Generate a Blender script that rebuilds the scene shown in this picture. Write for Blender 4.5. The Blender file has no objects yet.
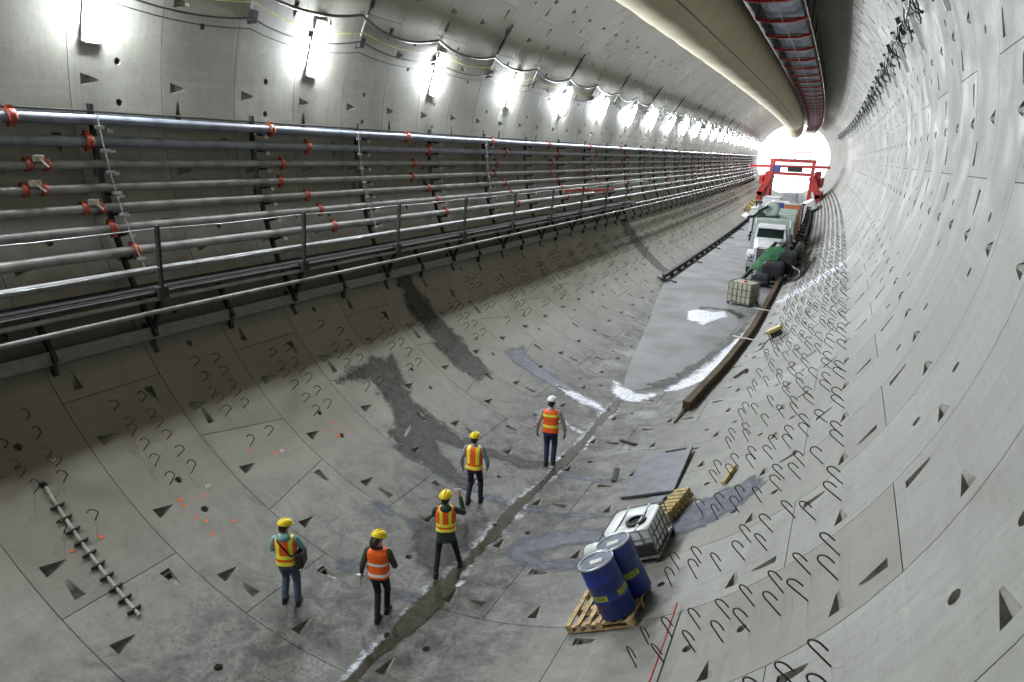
import bpy, bmesh, math, random
from mathutils import Vector, Matrix, geometry
random.seed(7)
PI = math.pi
SC = bpy.context.scene
COL = SC.collection
R = 7.92
RAD = math.radians

# ------------------------------------------------------------------ tunnel geometry
K1, K2, V1, V2, S1 = 9.63590867e-4, -4.53448850e-4, -3.37324786e-3, 3.37972851e-3, 9.541984
def CL(s):
    m = max(0.0, s - S1)
    return Vector((-K1*s*s/2 - K2*m*m/2, s, R + V1*s*s/2 + V2*m*m/2))
def P(s, th, r=R):
    t = RAD(th)
    return CL(s) + Vector((r*math.sin(t), 0, -r*math.cos(t)))
def FR(s, th, r=R):
    """frame on the lining: x = along increasing theta, y = down the tunnel, z = inward normal"""
    t = RAD(th)
    e = Vector((math.cos(t), 0, math.sin(t)))
    n = Vector((-math.sin(t), 0, math.cos(t)))
    d = (CL(s+.1) - CL(s-.1)).normalized()
    y = (d - n*d.dot(n)).normalized()
    x = y.cross(n)
    M = Matrix((x, y, n)).transposed().to_4x4()
    M.translation = P(s, th, r)
    return M
def OFF(s, x, z):           # point by offset from the tunnel axis
    return CL(s) + Vector((x, 0, z))
def surf_z(x, y):           # lining height under a world x, y
    c = CL(y); dx = x - c.x
    return c.z - math.sqrt(max(0, R*R - dx*dx))

# ------------------------------------------------------------------ helpers
def link(o): COL.objects.link(o); return o
def tag(o, label=None, cat=None, group=None, kind=None):
    if label: o['label'] = label
    if cat: o['category'] = cat
    if group: o['group'] = group
    if kind: o['kind'] = kind
    return o
def empty(name, M, label, cat, group=None):
    o = bpy.data.objects.new(name, None); link(o)
    o.empty_display_size = .2
    o.matrix_world = M if isinstance(M, Matrix) else Matrix.Translation(M)
    return tag(o, label, cat, group)
def copy_tree(o, parent=None):
    c = o.copy(); link(c)
    c.parent = parent
    for ch in list(o.children): copy_tree(ch, c)
    return c

class MB:
    """mesh builder in local coordinates"""
    def __init__(s): s.v = []; s.f = []; s.m = []; s.smooth = []
    def add(s, vs, fs, mi=0, sm=False):
        b = len(s.v); s.v += [tuple(v) for v in vs]
        for f in fs: s.f.append([b+i for i in f]); s.m.append(mi); s.smooth.append(sm)
    def box(s, x0, x1, y0, y1, z0, z1, mi=0, M=None, bev=0):
        if bev:
            bm = bmesh.new(); bmesh.ops.create_cube(bm, size=1)
            for v in bm.verts: v.co = Vector(((x0+x1)/2+v.co.x*(x1-x0), (y0+y1)/2+v.co.y*(y1-y0), (z0+z1)/2+v.co.z*(z1-z0)))
            bmesh.ops.bevel(bm, geom=bm.edges[:], offset=bev, segments=2, affect='EDGES', profile=.5)
            s.frombm(bm, mi, M); return s
        vs = [Vector((x, y, z)) for z in (z0, z1) for y in (y0, y1) for x in (x0, x1)]
        if M: vs = [M @ v for v in vs]
        s.add(vs, [(0,2,3,1),(4,5,7,6),(0,1,5,4),(2,6,7,3),(0,4,6,2),(1,3,7,5)], mi); return s
    def frombm(s, bm, mi=0, M=None, sm=False):
        bm.verts.index_update()
        s.add([(M @ v.co if M else v.co.copy()) for v in bm.verts], [[v.index for v in f.verts] for f in bm.faces], mi, sm); bm.free()
    def tube(s, pts, r, n=8, mi=0, caps=True, sm=True):
        pts = [Vector(p) for p in pts]; rings = []
        N = len(pts)
        up = None
        for i, p in enumerate(pts):
            d = (pts[min(i+1, N-1)] - pts[max(i-1, 0)]).normalized()
            if up is None:
                up = Vector((0,0,1)) if abs(d.z) < .9 else Vector((1,0,0))
            a = d.cross(up).normalized(); b = a.cross(d).normalized(); up = b
            rr = r[i] if isinstance(r, (list, tuple)) else r
            rings.append([p + (a*math.cos(2*PI*k/n) + b*math.sin(2*PI*k/n))*rr for k in range(n)])
        vs = [v for ring in rings for v in ring]; fs = []
        for i in range(N-1):
            for k in range(n):
                fs.append((i*n+k, i*n+(k+1) % n, (i+1)*n+(k+1) % n, (i+1)*n+k))
        s.add(vs, fs, mi, sm)
        if caps:
            s.add(rings[0], [tuple(range(n))[::-1]], mi); s.add(rings[-1], [tuple(range(n))], mi)
        return s
    def bar(s, a, b, w, h, mi=0, up=(0,0,1)):
        a = Vector(a); b = Vector(b); d = (b-a).normalized(); up = Vector(up)
        if abs(d.dot(up)) > .98: up = Vector((1,0,0))
        x = d.cross(up).normalized(); z = x.cross(d)
        vs = [p + x*sx*w/2 + z*sz*h/2 for p in (a, b) for sx, sz in ((-1,-1),(1,-1),(1,1),(-1,1))]
        s.add(vs, [(0,1,2,3),(7,6,5,4),(0,4,5,1),(1,5,6,2),(2,6,7,3),(3,7,4,0)], mi); return s
    def lathe(s, prof, n=24, mi=0, M=None, sm=True):
        vs = []; fs = []
        for r_, z in prof:
            for k in range(n):
                v = Vector((r_*math.cos(2*PI*k/n), r_*math.sin(2*PI*k/n), z)); vs.append(M @ v if M else v)
        for i in range(len(prof)-1):
            for k in range(n):
                fs.append((i*n+k, i*n+(k+1) % n, (i+1)*n+(k+1) % n, (i+1)*n+k))
        s.add(vs, fs, mi, sm); return s
    def ell(s, c, rx, ry, rz, mi=0, nu=16, nv=10, M=None):
        vs = []; fs = []
        for i in range(nv+1):
            a = PI*i/nv
            for k in range(nu):
                b = 2*PI*k/nu
                v = Vector((c[0]+rx*math.sin(a)*math.cos(b), c[1]+ry*math.sin(a)*math.sin(b), c[2]-rz*math.cos(a)))
                vs.append(M @ v if M else v)
        for i in range(nv):
            for k in range(nu):
                fs.append((i*nu+k, i*nu+(k+1) % nu, (i+1)*nu+(k+1) % nu, (i+1)*nu+k))
        s.add(vs, fs, mi, True); return s
    def cap(s, a, b, ra, rb, n=14, mi=0):      # tapered capsule
        a = Vector(a); b = Vector(b)
        s.ell(a, ra, ra, ra, mi); s.ell(b, rb, rb, rb, mi)
        return s.tube([a, b], [ra, rb], n, mi)
    def loft(s, secs, n=20, mi=0):            # (z, cx, cy, rx, ry) horizontal sections, closed
        vs = []; fs = []
        for z, cx, cy, rx, ry in secs:
            for k in range(n):
                a = 2*PI*k/n; ca = math.cos(a); sa = math.sin(a)
                q = .82                        # squarer than an ellipse
                vs.append((cx+rx*math.copysign(abs(ca)**q, ca), cy+ry*math.copysign(abs(sa)**q, sa), z))
        for i in range(len(secs)-1):
            for k in range(n):
                fs.append((i*n+k, i*n+(k+1) % n, (i+1)*n+(k+1) % n, (i+1)*n+k))
        fs.append(tuple(range(n))[::-1]); fs.append(tuple((len(secs)-1)*n+k for k in range(n)))
        s.add(vs, fs, mi, True); return s
    def mesh(s, name, mats):
        me = bpy.data.meshes.new(name); me.from_pydata(s.v, [], s.f)
        for m in (mats if isinstance(mats, (list, tuple)) else [mats]): me.materials.append(m)
        me.polygons.foreach_set('material_index', s.m); me.polygons.foreach_set('use_smooth', s.smooth)
        me.update(); return me
    def build(s, name, mats, parent=None, M=None):
        o = bpy.data.objects.new(name, s.mesh(name, mats)); link(o)
        if parent is not None: o.parent = parent
        if M is not None: o.matrix_local = M
        return o

# ------------------------------------------------------------------ materials
def newmat(name):
    m = bpy.data.materials.new(name); m.use_nodes = True
    nt = m.node_tree; nt.nodes.clear()
    out = nt.nodes.new('ShaderNodeOutputMaterial'); b = nt.nodes.new('ShaderNodeBsdfPrincipled')
    nt.links.new(b.outputs[0], out.inputs[0])
    return m, nt, b, out
def node(nt, t, **k):
    n = nt.nodes.new(t)
    for a, v in k.items(): setattr(n, a, v)
    return n
def noise(nt, vec, scale, detail=4, rough=.55, dist=0):
    n = node(nt, 'ShaderNodeTexNoise'); n.inputs['Scale'].default_value = scale
    n.inputs['Detail'].default_value = detail; n.inputs['Roughness'].default_value = rough
    n.inputs['Distortion'].default_value = dist
    nt.links.new(vec, n.inputs['Vector']); return n.outputs[0]
def ramp(nt, fac, stops):
    r = node(nt, 'ShaderNodeValToRGB'); e = r.color_ramp.elements
    while len(e) < len(stops): e.new(.5)
    for i, (p, c) in enumerate(stops):
        e[i].position = p; e[i].color = (c, c, c, 1) if isinstance(c, (int, float)) else (*c, 1)
    nt.links.new(fac, r.inputs[0]); return r.outputs[0]
def mix(nt, a, b, fac, mode='MIX'):
    n = node(nt, 'ShaderNodeMix', data_type='RGBA', blend_type=mode)
    for s_, v in ((n.inputs[0], fac), (n.inputs[6], a), (n.inputs[7], b)):
        if hasattr(v, 'is_output'): nt.links.new(v, s_)
        elif isinstance(v, tuple): s_.default_value = (*v, 1)
        else: s_.default_value = v
    return n.outputs[2]
def math_(nt, op, a, b=None, clamp=False):
    n = node(nt, 'ShaderNodeMath', operation=op); n.use_clamp = clamp
    for i, v in enumerate((a, b)):
        if v is None: continue
        if hasattr(v, 'is_output'): nt.links.new(v, n.inputs[i])
        else: n.inputs[i].default_value = v
    return n.outputs[0]
def simple(name, col, rough=.6, metal=0, var=.15, scale=6, col2=None, bump=0, coord='Object', spec=.5):
    m, nt, b, out = newmat(name)
    tc = node(nt, 'ShaderNodeTexCoord').outputs[coord]
    n = noise(nt, tc, scale, 5)
    c2 = col2 or tuple(c*(1-var*1.6) for c in col)
    nt.links.new(mix(nt, c2, col, ramp(nt, n, [(.35, 0.), (.6, 1.)])), b.inputs['Base Color'])
    b.inputs['Roughness'].default_value = rough; b.inputs['Metallic'].default_value = metal
    b.inputs['Specular IOR Level'].default_value = spec
    if bump:
        bp = node(nt, 'ShaderNodeBump'); bp.inputs['Strength'].default_value = bump; bp.inputs['Distance'].default_value = .02
        nt.links.new(n, bp.inputs['Height']); nt.links.new(bp.outputs[0], b.inputs['Normal'])
    return m
def emit(name, col, st):
    m, nt, b, out = newmat(name)
    b.inputs['Base Color'].default_value = (.8,.8,.8,1)
    b.inputs['Emission Color'].default_value = (*col, 1); b.inputs['Emission Strength'].default_value = st
    return m

def concrete():
    m, nt, b, out = newmat('concrete_lining')
    geo = node(nt, 'ShaderNodeNewGeometry').outputs['Position']
    att = node(nt, 'ShaderNodeAttribute'); att.attribute_name = 'tone'
    tone = att.outputs['Fac']
    th = node(nt, 'ShaderNodeAttribute'); th.attribute_name = 'theta'      # degrees / 180, signed
    thf = th.outputs['Fac']
    big = noise(nt, geo, .16, 4, .5)
    mid = noise(nt, geo, .9, 6, .6, .4)
    fine = noise(nt, geo, 9, 6, .65)
    spk = noise(nt, geo, 40, 2, .5)
    # long board marks running around the ring
    mp = node(nt, 'ShaderNodeMapping'); mp.inputs['Scale'].default_value = (.35, 5, .35)
    nt.links.new(geo, mp.inputs[0]); strk = noise(nt, mp.outputs[0], 1.6, 4, .6)
    mp2 = node(nt, 'ShaderNodeMapping'); mp2.inputs['Scale'].default_value = (4, .25, 4)
    nt.links.new(geo, mp2.inputs[0]); strk2 = noise(nt, mp2.outputs[0], 2.2, 4, .6)
    base = mix(nt, (.215,.21,.185), (.40,.405,.385), ramp(nt, mid, [(.2, 0.), (.7, 1.)]))
    base = mix(nt, base, (.43,.43,.42), math_(nt, 'MULTIPLY', ramp(nt, big, [(.38, 0.), (.66, 1.)]), .45))
    base = mix(nt, base, mix(nt, (.84,.83,.80), (1.06,1.06,1.06), tone), 1.0, 'MULTIPLY')
    base = mix(nt, base, (.2,.2,.18), math_(nt, 'MULTIPLY', ramp(nt, strk, [(.5, 0.), (.8, 1.)]), .42))
    base = mix(nt, base, (.52,.52,.5), math_(nt, 'MULTIPLY', ramp(nt, strk2, [(.55, 0.), (.8, 1.)]), .3))
    base = mix(nt, base, (.19,.185,.165), math_(nt, 'MULTIPLY', ramp(nt, fine, [(.54, 0.), (.78, 1.)]), .6))
    base = mix(nt, base, (.13,.125,.11), math_(nt, 'MULTIPLY', ramp(nt, spk, [(.68, 0.), (.78, 1.)]), .35))
    # browner tone over the lower left segments, trodden mud along the invert
    lg = ramp(nt, math_(nt, 'ADD', math_(nt, 'MULTIPLY', thf, -1), math_(nt, 'MULTIPLY', mid, .1)), [(.16, 0.), (.26, 1.), (.42, 1.), (.48, 0.)])
    base = mix(nt, base, (.19,.165,.11), math_(nt, 'MULTIPLY', lg, .5))
    ab = math_(nt, 'ABSOLUTE', thf)
    inv = ramp(nt, math_(nt, 'ADD', ab, math_(nt, 'MULTIPLY', math_(nt, 'SUBTRACT', mid, .5), .22)), [(.07, 1.), (.19, 0.)])
    mud = noise(nt, geo, 2.1, 7, .72, .8)
    mudc = mix(nt, (.020,.020,.018), (.215,.21,.195), ramp(nt, mud, [(.36, 0.), (.60, 1.)]))
    grit = noise(nt, geo, 14, 8, .8)
    mudc = mix(nt, mudc, (.025,.024,.022), math_(nt, 'MULTIPLY', ramp(nt, grit, [(.48, 0.), (.60, 1.)]), .75))
    spl = noise(nt, geo, 5, 6, .7, 1.2)
    mudc = mix(nt, mudc, (.30,.295,.28), math_(nt, 'MULTIPLY', ramp(nt, spl, [(.60, 0.), (.70, 1.)]), .35))
    base = mix(nt, base, mudc, math_(nt, 'MULTIPLY', inv, .88))
    # darker, browner tone towards the crown
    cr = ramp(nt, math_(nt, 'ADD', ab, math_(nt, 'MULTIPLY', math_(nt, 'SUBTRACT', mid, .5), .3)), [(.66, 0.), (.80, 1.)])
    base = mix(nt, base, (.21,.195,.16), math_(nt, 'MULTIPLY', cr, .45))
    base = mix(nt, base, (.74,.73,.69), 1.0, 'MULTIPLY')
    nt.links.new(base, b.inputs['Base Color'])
    rr = ramp(nt, mid, [(.3, .5), (.7, .8)])
    nt.links.new(rr, b.inputs['Roughness'])
    b.inputs['Specular IOR Level'].default_value = .4
    bp = node(nt, 'ShaderNodeBump'); bp.inputs['Strength'].default_value = .35; bp.inputs['Distance'].default_value = .01
    nt.links.new(fine, bp.inputs['Height']); nt.links.new(bp.outputs[0], b.inputs['Normal'])
    return m
M_CONC = concrete()
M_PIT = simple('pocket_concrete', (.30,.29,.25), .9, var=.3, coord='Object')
M_GAP = simple('joint_gasket', (.05,.05,.045), .9)
M_STEELD = simple('dark_steel', (.03,.03,.029), .75, .1, .3, 3)
M_STEELG = simple('galvanised_steel', (.42,.43,.43), .4, .6, .2, 3)
M_PIPE = simple('grey_pipe', (.26,.26,.25), .45, .05, .25, 2.5, col2=(.15,.15,.14))
M_PIPED = simple('blue_grey_pipe', (.20,.22,.27), .45, .05, .25, 2.5, col2=(.12,.135,.165))
M_COUP = simple('red_coupling', (.34,.05,.025), .5, 0, .3, 8)
M_VALVE = simple('pale_valve', (.40,.35,.28), .5, 0, .3, 12)
M_CLAMP = simple('white_clamp', (.62,.62,.6), .5)
M_RED = simple('red_paint', (.52,.035,.03), .5, 0, .2, 1)
M_BELT = simple('conveyor_belt', (.62,.66,.80), .6, 0, .3, 1.2)
M_DUCT = simple('tan_duct_fabric', (.52,.45,.30), .8, 0, .08, .7, bump=.2)
M_HOOK = simple('rusty_rebar', (.055,.045,.038), .7, .2, .3, 20)
M_REDROD = simple('red_rod', (.45,.06,.04), .6)
M_BLUE = simple('blue_drum_paint', (.012,.03,.21), .38, 0, .25, 3)
M_LID = simple('drum_lid', (.20,.22,.27), .35, .4, .3, 8)
M_RIM = simple('drum_rim', (.5,.52,.56), .35, .7)
M_PAPER = simple('paper', (.62,.6,.54), .8, var=.1)
M_YEL = simple('yellow_label', (.50,.55,.03), .5, var=.2)
M_GREEN = simple('green_print', (.02,.16,.05), .6)
M_WOOD = simple('pallet_wood', (.52,.36,.17), .75, 0, .35, 9)
M_WOODG = simple('yellow_timber', (.44,.33,.12), .75, 0, .35, 9)
M_TIMB = simple('brown_timber', (.10,.062,.024), .8, 0, .35, 2.2, bump=.4)
M_HDPE = simple('translucent_plastic', (.68,.70,.68), .35, 0, .1, 2)
M_HDPEY = simple('aged_plastic', (.46,.44,.33), .4, 0, .15, 2)
M_BLACK = simple('black_rubber', (.018,.018,.019), .6)
M_SLATE = simple('rubber_mat', (.10,.105,.12), .55, 0, .3, 2.5, col2=(.06,.063,.07))
M_WHITE = simple('white_paint', (.72,.73,.74), .35, 0, .1, 1.5)
M_GREENT = simple('green_tarp', (.04,.17,.07), .6, 0, .3, 4)
M_MINT = simple('pale_green_paint', (.42,.50,.45), .5, 0, .2, 1.2)
M_GLASS = simple('dark_glass', (.015,.03,.025), .08, 0, .1)
M_ORANGE = simple('orange_paint', (.55,.16,.05), .5)
M_BLUEP = simple('blue_paint', (.03,.06,.25), .5)
M_YPAINT = simple('yellow_paint', (.42,.36,.08), .5, 0, .3, 5)
M_CABLE = simple('black_cable', (.02,.02,.022), .35)
M_CABY = simple('yellow_cable', (.42,.42,.14), .6)
M_LAMP = emit('fluorescent_tube', (.89,.945,1.), 465)
M_ADDED_FLOOD = emit('added_flood', (1., .97,.95), 160)  # glow of the extra floods added at the gantry
M_SPRAY = simple('orange_spray', (.65,.12,.04), .8)

def wet(name, c1, c2, rough, lo=.28, hi=.62, sc=1.6, edge=3.0, spec=.5, amp=1.5):
    m, nt, b, out = newmat(name)
    geo = node(nt, 'ShaderNodeNewGeometry').outputs['Position']
    a = node(nt, 'ShaderNodeAttribute'); a.attribute_name = 'edge'
    n = noise(nt, geo, sc, 7, .7, .6); n2 = noise(nt, geo, sc*2.7, 6, .65)
    nt.links.new(mix(nt, c1, c2, ramp(nt, n2, [(.35, 0.), (.65, 1.)])), b.inputs['Base Color'])
    b.inputs['Roughness'].default_value = rough; b.inputs['Specular IOR Level'].default_value = spec
    bp = node(nt, 'ShaderNodeBump'); bp.inputs['Strength'].default_value = .6; bp.inputs['Distance'].default_value = .02
    nt.links.new(noise(nt, geo, 9, 3, .6), bp.inputs['Height']); nt.links.new(bp.outputs[0], b.inputs['Normal'])
    f = math_(nt, 'ADD', math_(nt, 'MULTIPLY', a.outputs['Fac'], edge), math_(nt, 'MULTIPLY', math_(nt, 'SUBTRACT', n, .5), amp))
    f = ramp(nt, f, [(max(0, lo-.08), 0.), (hi, 1.)])
    tr = node(nt, 'ShaderNodeBsdfTransparent'); mx = node(nt, 'ShaderNodeMixShader')
    nt.links.new(f, mx.inputs[0]); nt.links.new(tr.outputs[0], mx.inputs[1]); nt.links.new(b.outputs[0], mx.inputs[2])
    nt.links.new(mx.outputs[0], out.inputs[0])
    return m
M_MUD = wet('wet_mud', (.022,.021,.018), (.062,.058,.048), .6, .25, .75, 1.9, 2.2, spec=.2, amp=2.6)
M_MUDB = wet('wet_grey_slurry', (.04,.046,.062), (.11,.12,.148), .5, .25, .8, 2.2, 2.6, spec=.25, amp=2.4)
M_WATER = wet('muddy_water', (.028,.025,.016), (.065,.058,.036), .35, .12, .3, 2.5, 5, spec=.03)
M_FOAM = wet('white_scum', (.30,.31,.34), (.74,.75,.80), .5, .35, .75, 3.0, 3, spec=.3, amp=2.3)
M_FOAMT = wet('thin_scum', (.22,.23,.25), (.5,.51,.54), .5, .48, .95, 4, 5, spec=.3)

# ------------------------------------------------------------------ the lining
POCKETS = []     # (s, arc) triangles, to keep stains from bridging them
S0 = 6.53
KMAX = 84
def norm180(t):
    while t > 180: t -= 360
    while t < -180: t += 360
    return t
def warp(t):
    u = norm180(t)
    return t + min(2.4, max(0, (u-35)*.065)) if 35 < u < 150 else t
def ring_joints(k):
    kind = 'A' if k % 2 == 0 else 'B'
    if k == -1 or (k > 6 and k % 7 == 6): kind = 'C'
    base = {'A': -53.6, 'B': -40.6, 'C': -66.4}[kind]
    key = {'A': 5, 'B': 0, 'C': 5}[kind]
    out = []; t = base
    for i in range(10):
        w = 12.86 if i == key else 38.571
        iskey = i == key
        out.append((t, t+w, iskey)); t += w
    return out
def norm180_(t):
    while t > 180: t -= 360
    while t < -180: t += 360
    return t
A2M = R*PI/180
class Grow:
    def __init__(s): s.v=[]; s.f=[]; s.mi=[]; s.sm=[]; s.tone=[]; s.th=[]
parts = {n: Grow() for n in ('floor', 'wall_left', 'wall_right', 'ceiling')}
def gadd(g, pts, faces, mi, sm, tone):
    b = len(g.v)
    for (s, th, r) in pts:
        th = warp(th)
        g.v.append(tuple(P(s, th, r))); g.tone.append(tone); g.th.append(norm180(th)/180)
    for f in faces: g.f.append([b+i for i in f]); g.mi.append(mi); g.sm.append(sm)
def which(th):
    th = norm180(th)
    if abs(th) <= 32: return 'floor'
    if 32 < th <= 128: return 'wall_right'
    if -128 <= th < -32: return 'wall_left'
    return 'ceiling'
def build_ring(k):
    s0 = S0 + 2*k; s1 = s0 + 2
    if s1 < -9: return
    dy = 16.5 - s0
    near = s0 < 96
    step = 3.214 if s0 < 60 else 6.43
    gp = .007
    joints = ring_joints(k)
    radial = [j[0] for j in joints]
    for (ta, tb, iskey) in joints:
        sl = 2.0 if iskey else 0
        # neighbours of the key share its slant
        prev_key = [j for j in joints if abs(norm180(j[1]-ta)) < .1 and j[2]]
        next_key = [j for j in joints if abs(norm180(j[0]-tb)) < .1 and j[2]]
        # theta at start ring (s0) and at end (s1)
        a0, a1 = ta, ta; b0, b1 = tb, tb
        if iskey: a0 -= 1.5; a1 += 1.5; b0 += 1.5; b1 -= 1.5
        if prev_key: a0 += 1.5; a1 -= 1.5
        if next_key: b0 -= 1.5; b1 += 1.5
        ga = gp/A2M
        a0 += ga; a1 += ga; b0 -= ga; b1 -= ga
        g = parts[which((ta+tb)/2)]
        tone = random.random()
        sa, sb = s0+gp, s1-gp
        n = max(2, round((tb-ta)/step))
        outer = [(sa, a0+(b0-a0)*i/n) for i in range(n+1)] + [(sb, b1+(a1-b1)*i/n) for i in range(n+1)]
        pts = [Vector((s, t*A2M)) for s, t in outer]
        N = len(pts)
        edges = [(i, (i+1) % N) for i in range(N)]
        for i in range(1, n): edges.append((i, 2*n+1-i))
        faces = [list(range(N))]
        pk = []
        if near:
            def addp(poly3):   # list of (s, theta), first two are the deep side
                pk.append(poly3)
            j0 = math.ceil((ta+8.4)/12.857); j1 = math.floor((tb+8.4)/12.857)
            for q in range(j0, j1+1):
                c = -8.4+12.857*q
                if c-ta < 1.2 or tb-c < 1.2: continue
                addp([(s0+.22, c-.82), (s0+.22, c+.82), (s0+.60, c+.15), (s0+.60, c-.15)])
            if not iskey:
                # beside the joint at tb: pocket near the front; beside the joint at ta: pocket near the back
                c = b0-1.25; addp([(s0+.31, c), (s0+.49, c), (s0+.43, c-2.9), (s0+.37, c-2.9)])
                c = a1+1.25; addp([(s0+1.72, c), (s0+1.53, c), (s0+1.59, c+2.9), (s0+1.66, c+2.9)])
                for d in (-2.9, 2.9):
                    c = (ta+tb)/2+d
                    pk.append([(s0+1.0+.075*math.cos(2*PI*i/10), c+.075/A2M*math.sin(2*PI*i/10)) for i in range(10)])
        for poly in pk:
            b_ = len(pts); m_ = len(poly)
            pts += [Vector((s, t*A2M)) for s, t in poly]
            edges += [(b_+i, b_+(i+1) % m_) for i in range(m_)]
            faces.append(list(range(b_, b_+m_)))
        def ccw(f):
            ar = sum(pts[f[i]].x*pts[f[(i+1) % len(f)]].y-pts[f[(i+1) % len(f)]].x*pts[f[i]].y for i in range(len(f)))
            return f if ar > 0 else f[::-1]
        faces = [ccw(f) for f in faces]
        vo, eo, fo, ov, oe, of = geometry.delaunay_2d_cdt(pts, edges, faces, 1, 1e-4)
        keep = [f for f, orig in zip(fo, of) if not any(x > 0 for x in orig)]
        # orientation: inward normals
        fl = []
        for f in keep:
            a, b, c = (vo[i] for i in f[:3])
            cr = (b.x-a.x)*(c.y-a.y)-(b.y-a.y)*(c.x-a.x)
            fl.append(list(f) if cr < 0 else list(f)[::-1])
        gadd(g, [(v.x, v.y/A2M, R) for v in vo], fl, 0, True, tone)
        # skirt of the tile
        dr = .045
        vs = [(s, t, R) for s, t in outer] + [(s, t, R+dr) for s, t in outer]
        gadd(g, vs, [(i, (i+1) % N, N+(i+1) % N, N+i) for i in range(N)], 0, False, tone)
        for poly in pk:
            if len(poly) == 4:
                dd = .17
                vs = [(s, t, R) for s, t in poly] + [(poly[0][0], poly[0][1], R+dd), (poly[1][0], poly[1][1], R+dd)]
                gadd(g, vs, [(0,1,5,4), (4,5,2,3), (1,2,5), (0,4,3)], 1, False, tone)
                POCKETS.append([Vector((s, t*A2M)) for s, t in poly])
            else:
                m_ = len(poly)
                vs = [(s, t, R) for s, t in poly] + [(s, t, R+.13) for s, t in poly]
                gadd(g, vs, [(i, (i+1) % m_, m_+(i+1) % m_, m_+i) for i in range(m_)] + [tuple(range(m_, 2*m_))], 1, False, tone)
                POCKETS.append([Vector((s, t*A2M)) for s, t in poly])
    # gasket band behind the gaps
    n = 60
    for i in range(n):
        t0 = -180+360*i/n; t1 = t0+360/n
        g = parts[which((t0+t1)/2)]
        gadd(g, [(s0-.04,t0,R+.03),(s0-.04,t1,R+.03),(s0+.04,t1,R+.03),(s0+.04,t0,R+.03)], [(0,1,2,3)], 2, False, .5)
    for (ta, tb, iskey) in joints:
        g = parts[which(ta)]; w = 1.9
        gadd(g, [(s0,ta-w,R+.032),(s0,ta+w,R+.032),(s1,ta+w,R+.032),(s1,ta-w,R+.032)], [(0,1,2,3)], 2, False, .5)
for k in range(-8, KMAX): build_ring(k)
S_END = S0+2*KMAX
# outer shell of ground behind the segments keeps the pockets closed
for n_, g in parts.items():
    me = bpy.data.meshes.new(n_); me.from_pydata(g.v, [], g.f)
    for m in (M_CONC, M_PIT, M_GAP): me.materials.append(m)
    me.polygons.foreach_set('material_index', g.mi); me.polygons.foreach_set('use_smooth', g.sm)
    for an, data in (('tone', g.tone), ('theta', g.th)):
        a = me.attributes.new(an, 'FLOAT', 'POINT'); a.data.foreach_set('value', data)
    me.update()
    o = bpy.data.objects.new(n_, me); link(o); o['kind'] = 'structure'
# unseen disc added behind the viewer to keep world light out
mb = MB()
sb = S0-16
ring = [P(sb, 360*i/48, R+.05) for i in range(48)]
mb.add(ring, [tuple(range(48))], 0)
mb.add([p + Vector((0,-.4,0)) for p in ring], [tuple(range(48))[::-1]], 0)
mb.build('wall_back_added', M_PIT)['kind'] = 'structure'

# ------------------------------------------------------------------ camera
f_px, yaw, pit, rol, cx, cz = 669.856262, .460702593, .310703778, .0282202178, 6.11982879, .369514672
fw = Vector((-math.sin(yaw)*math.cos(pit), math.cos(yaw)*math.cos(pit), -math.sin(pit)))
rt = Vector((math.cos(yaw), math.sin(yaw), 0)); up = rt.cross(fw)
r2 = rt*math.cos(rol) + up*math.sin(rol); u2 = -rt*math.sin(rol) + up*math.cos(rol)
cd = bpy.data.cameras.new('camera'); cam = bpy.data.objects.new('camera', cd); link(cam)
M = Matrix((r2, u2, -fw)).transposed().to_4x4(); M.translation = Vector((cx, 0, cz+R))
cam.matrix_world = M
cd.sensor_width = 36; cd.lens = f_px*36/1024; cd.clip_end = 1500; cd.clip_start = .05
SC.camera = cam

# ------------------------------------------------------------------ world and output
w = bpy.data.worlds.new('world'); SC.world = w; w.use_nodes = True
bg = w.node_tree.nodes['Background']; bg.inputs[0].default_value = (1., .975, .98, 1); bg.inputs[1].default_value = 3.0
SC.view_settings.view_transform = 'Standard'; SC.view_settings.look = 'None'
SC.view_settings.exposure = 0.0; SC.view_settings.gamma = 1; SC.view_settings.use_curve_mapping = False
SC.cycles.use_denoising = True
SC.cycles.max_bounces = 8; SC.cycles.diffuse_bounces = 1; SC.cycles.glossy_bounces = 3
SC.cycles.transparent_max_bounces = 12; SC.cycles.sample_clamp_indirect = 8
ORD = ['first','second','third','fourth','fifth','sixth','seventh','eighth','ninth','tenth','eleventh','twelfth','thirteenth','fourteenth','fifteenth','sixteenth',
 'seventeenth','eighteenth','nineteenth','twentieth','twenty-first','twenty-second','twenty-third','twenty-fourth','twenty-fifth','twenty-sixth','twenty-seventh','twenty-eighth','twenty-ninth','thirtieth']

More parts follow.
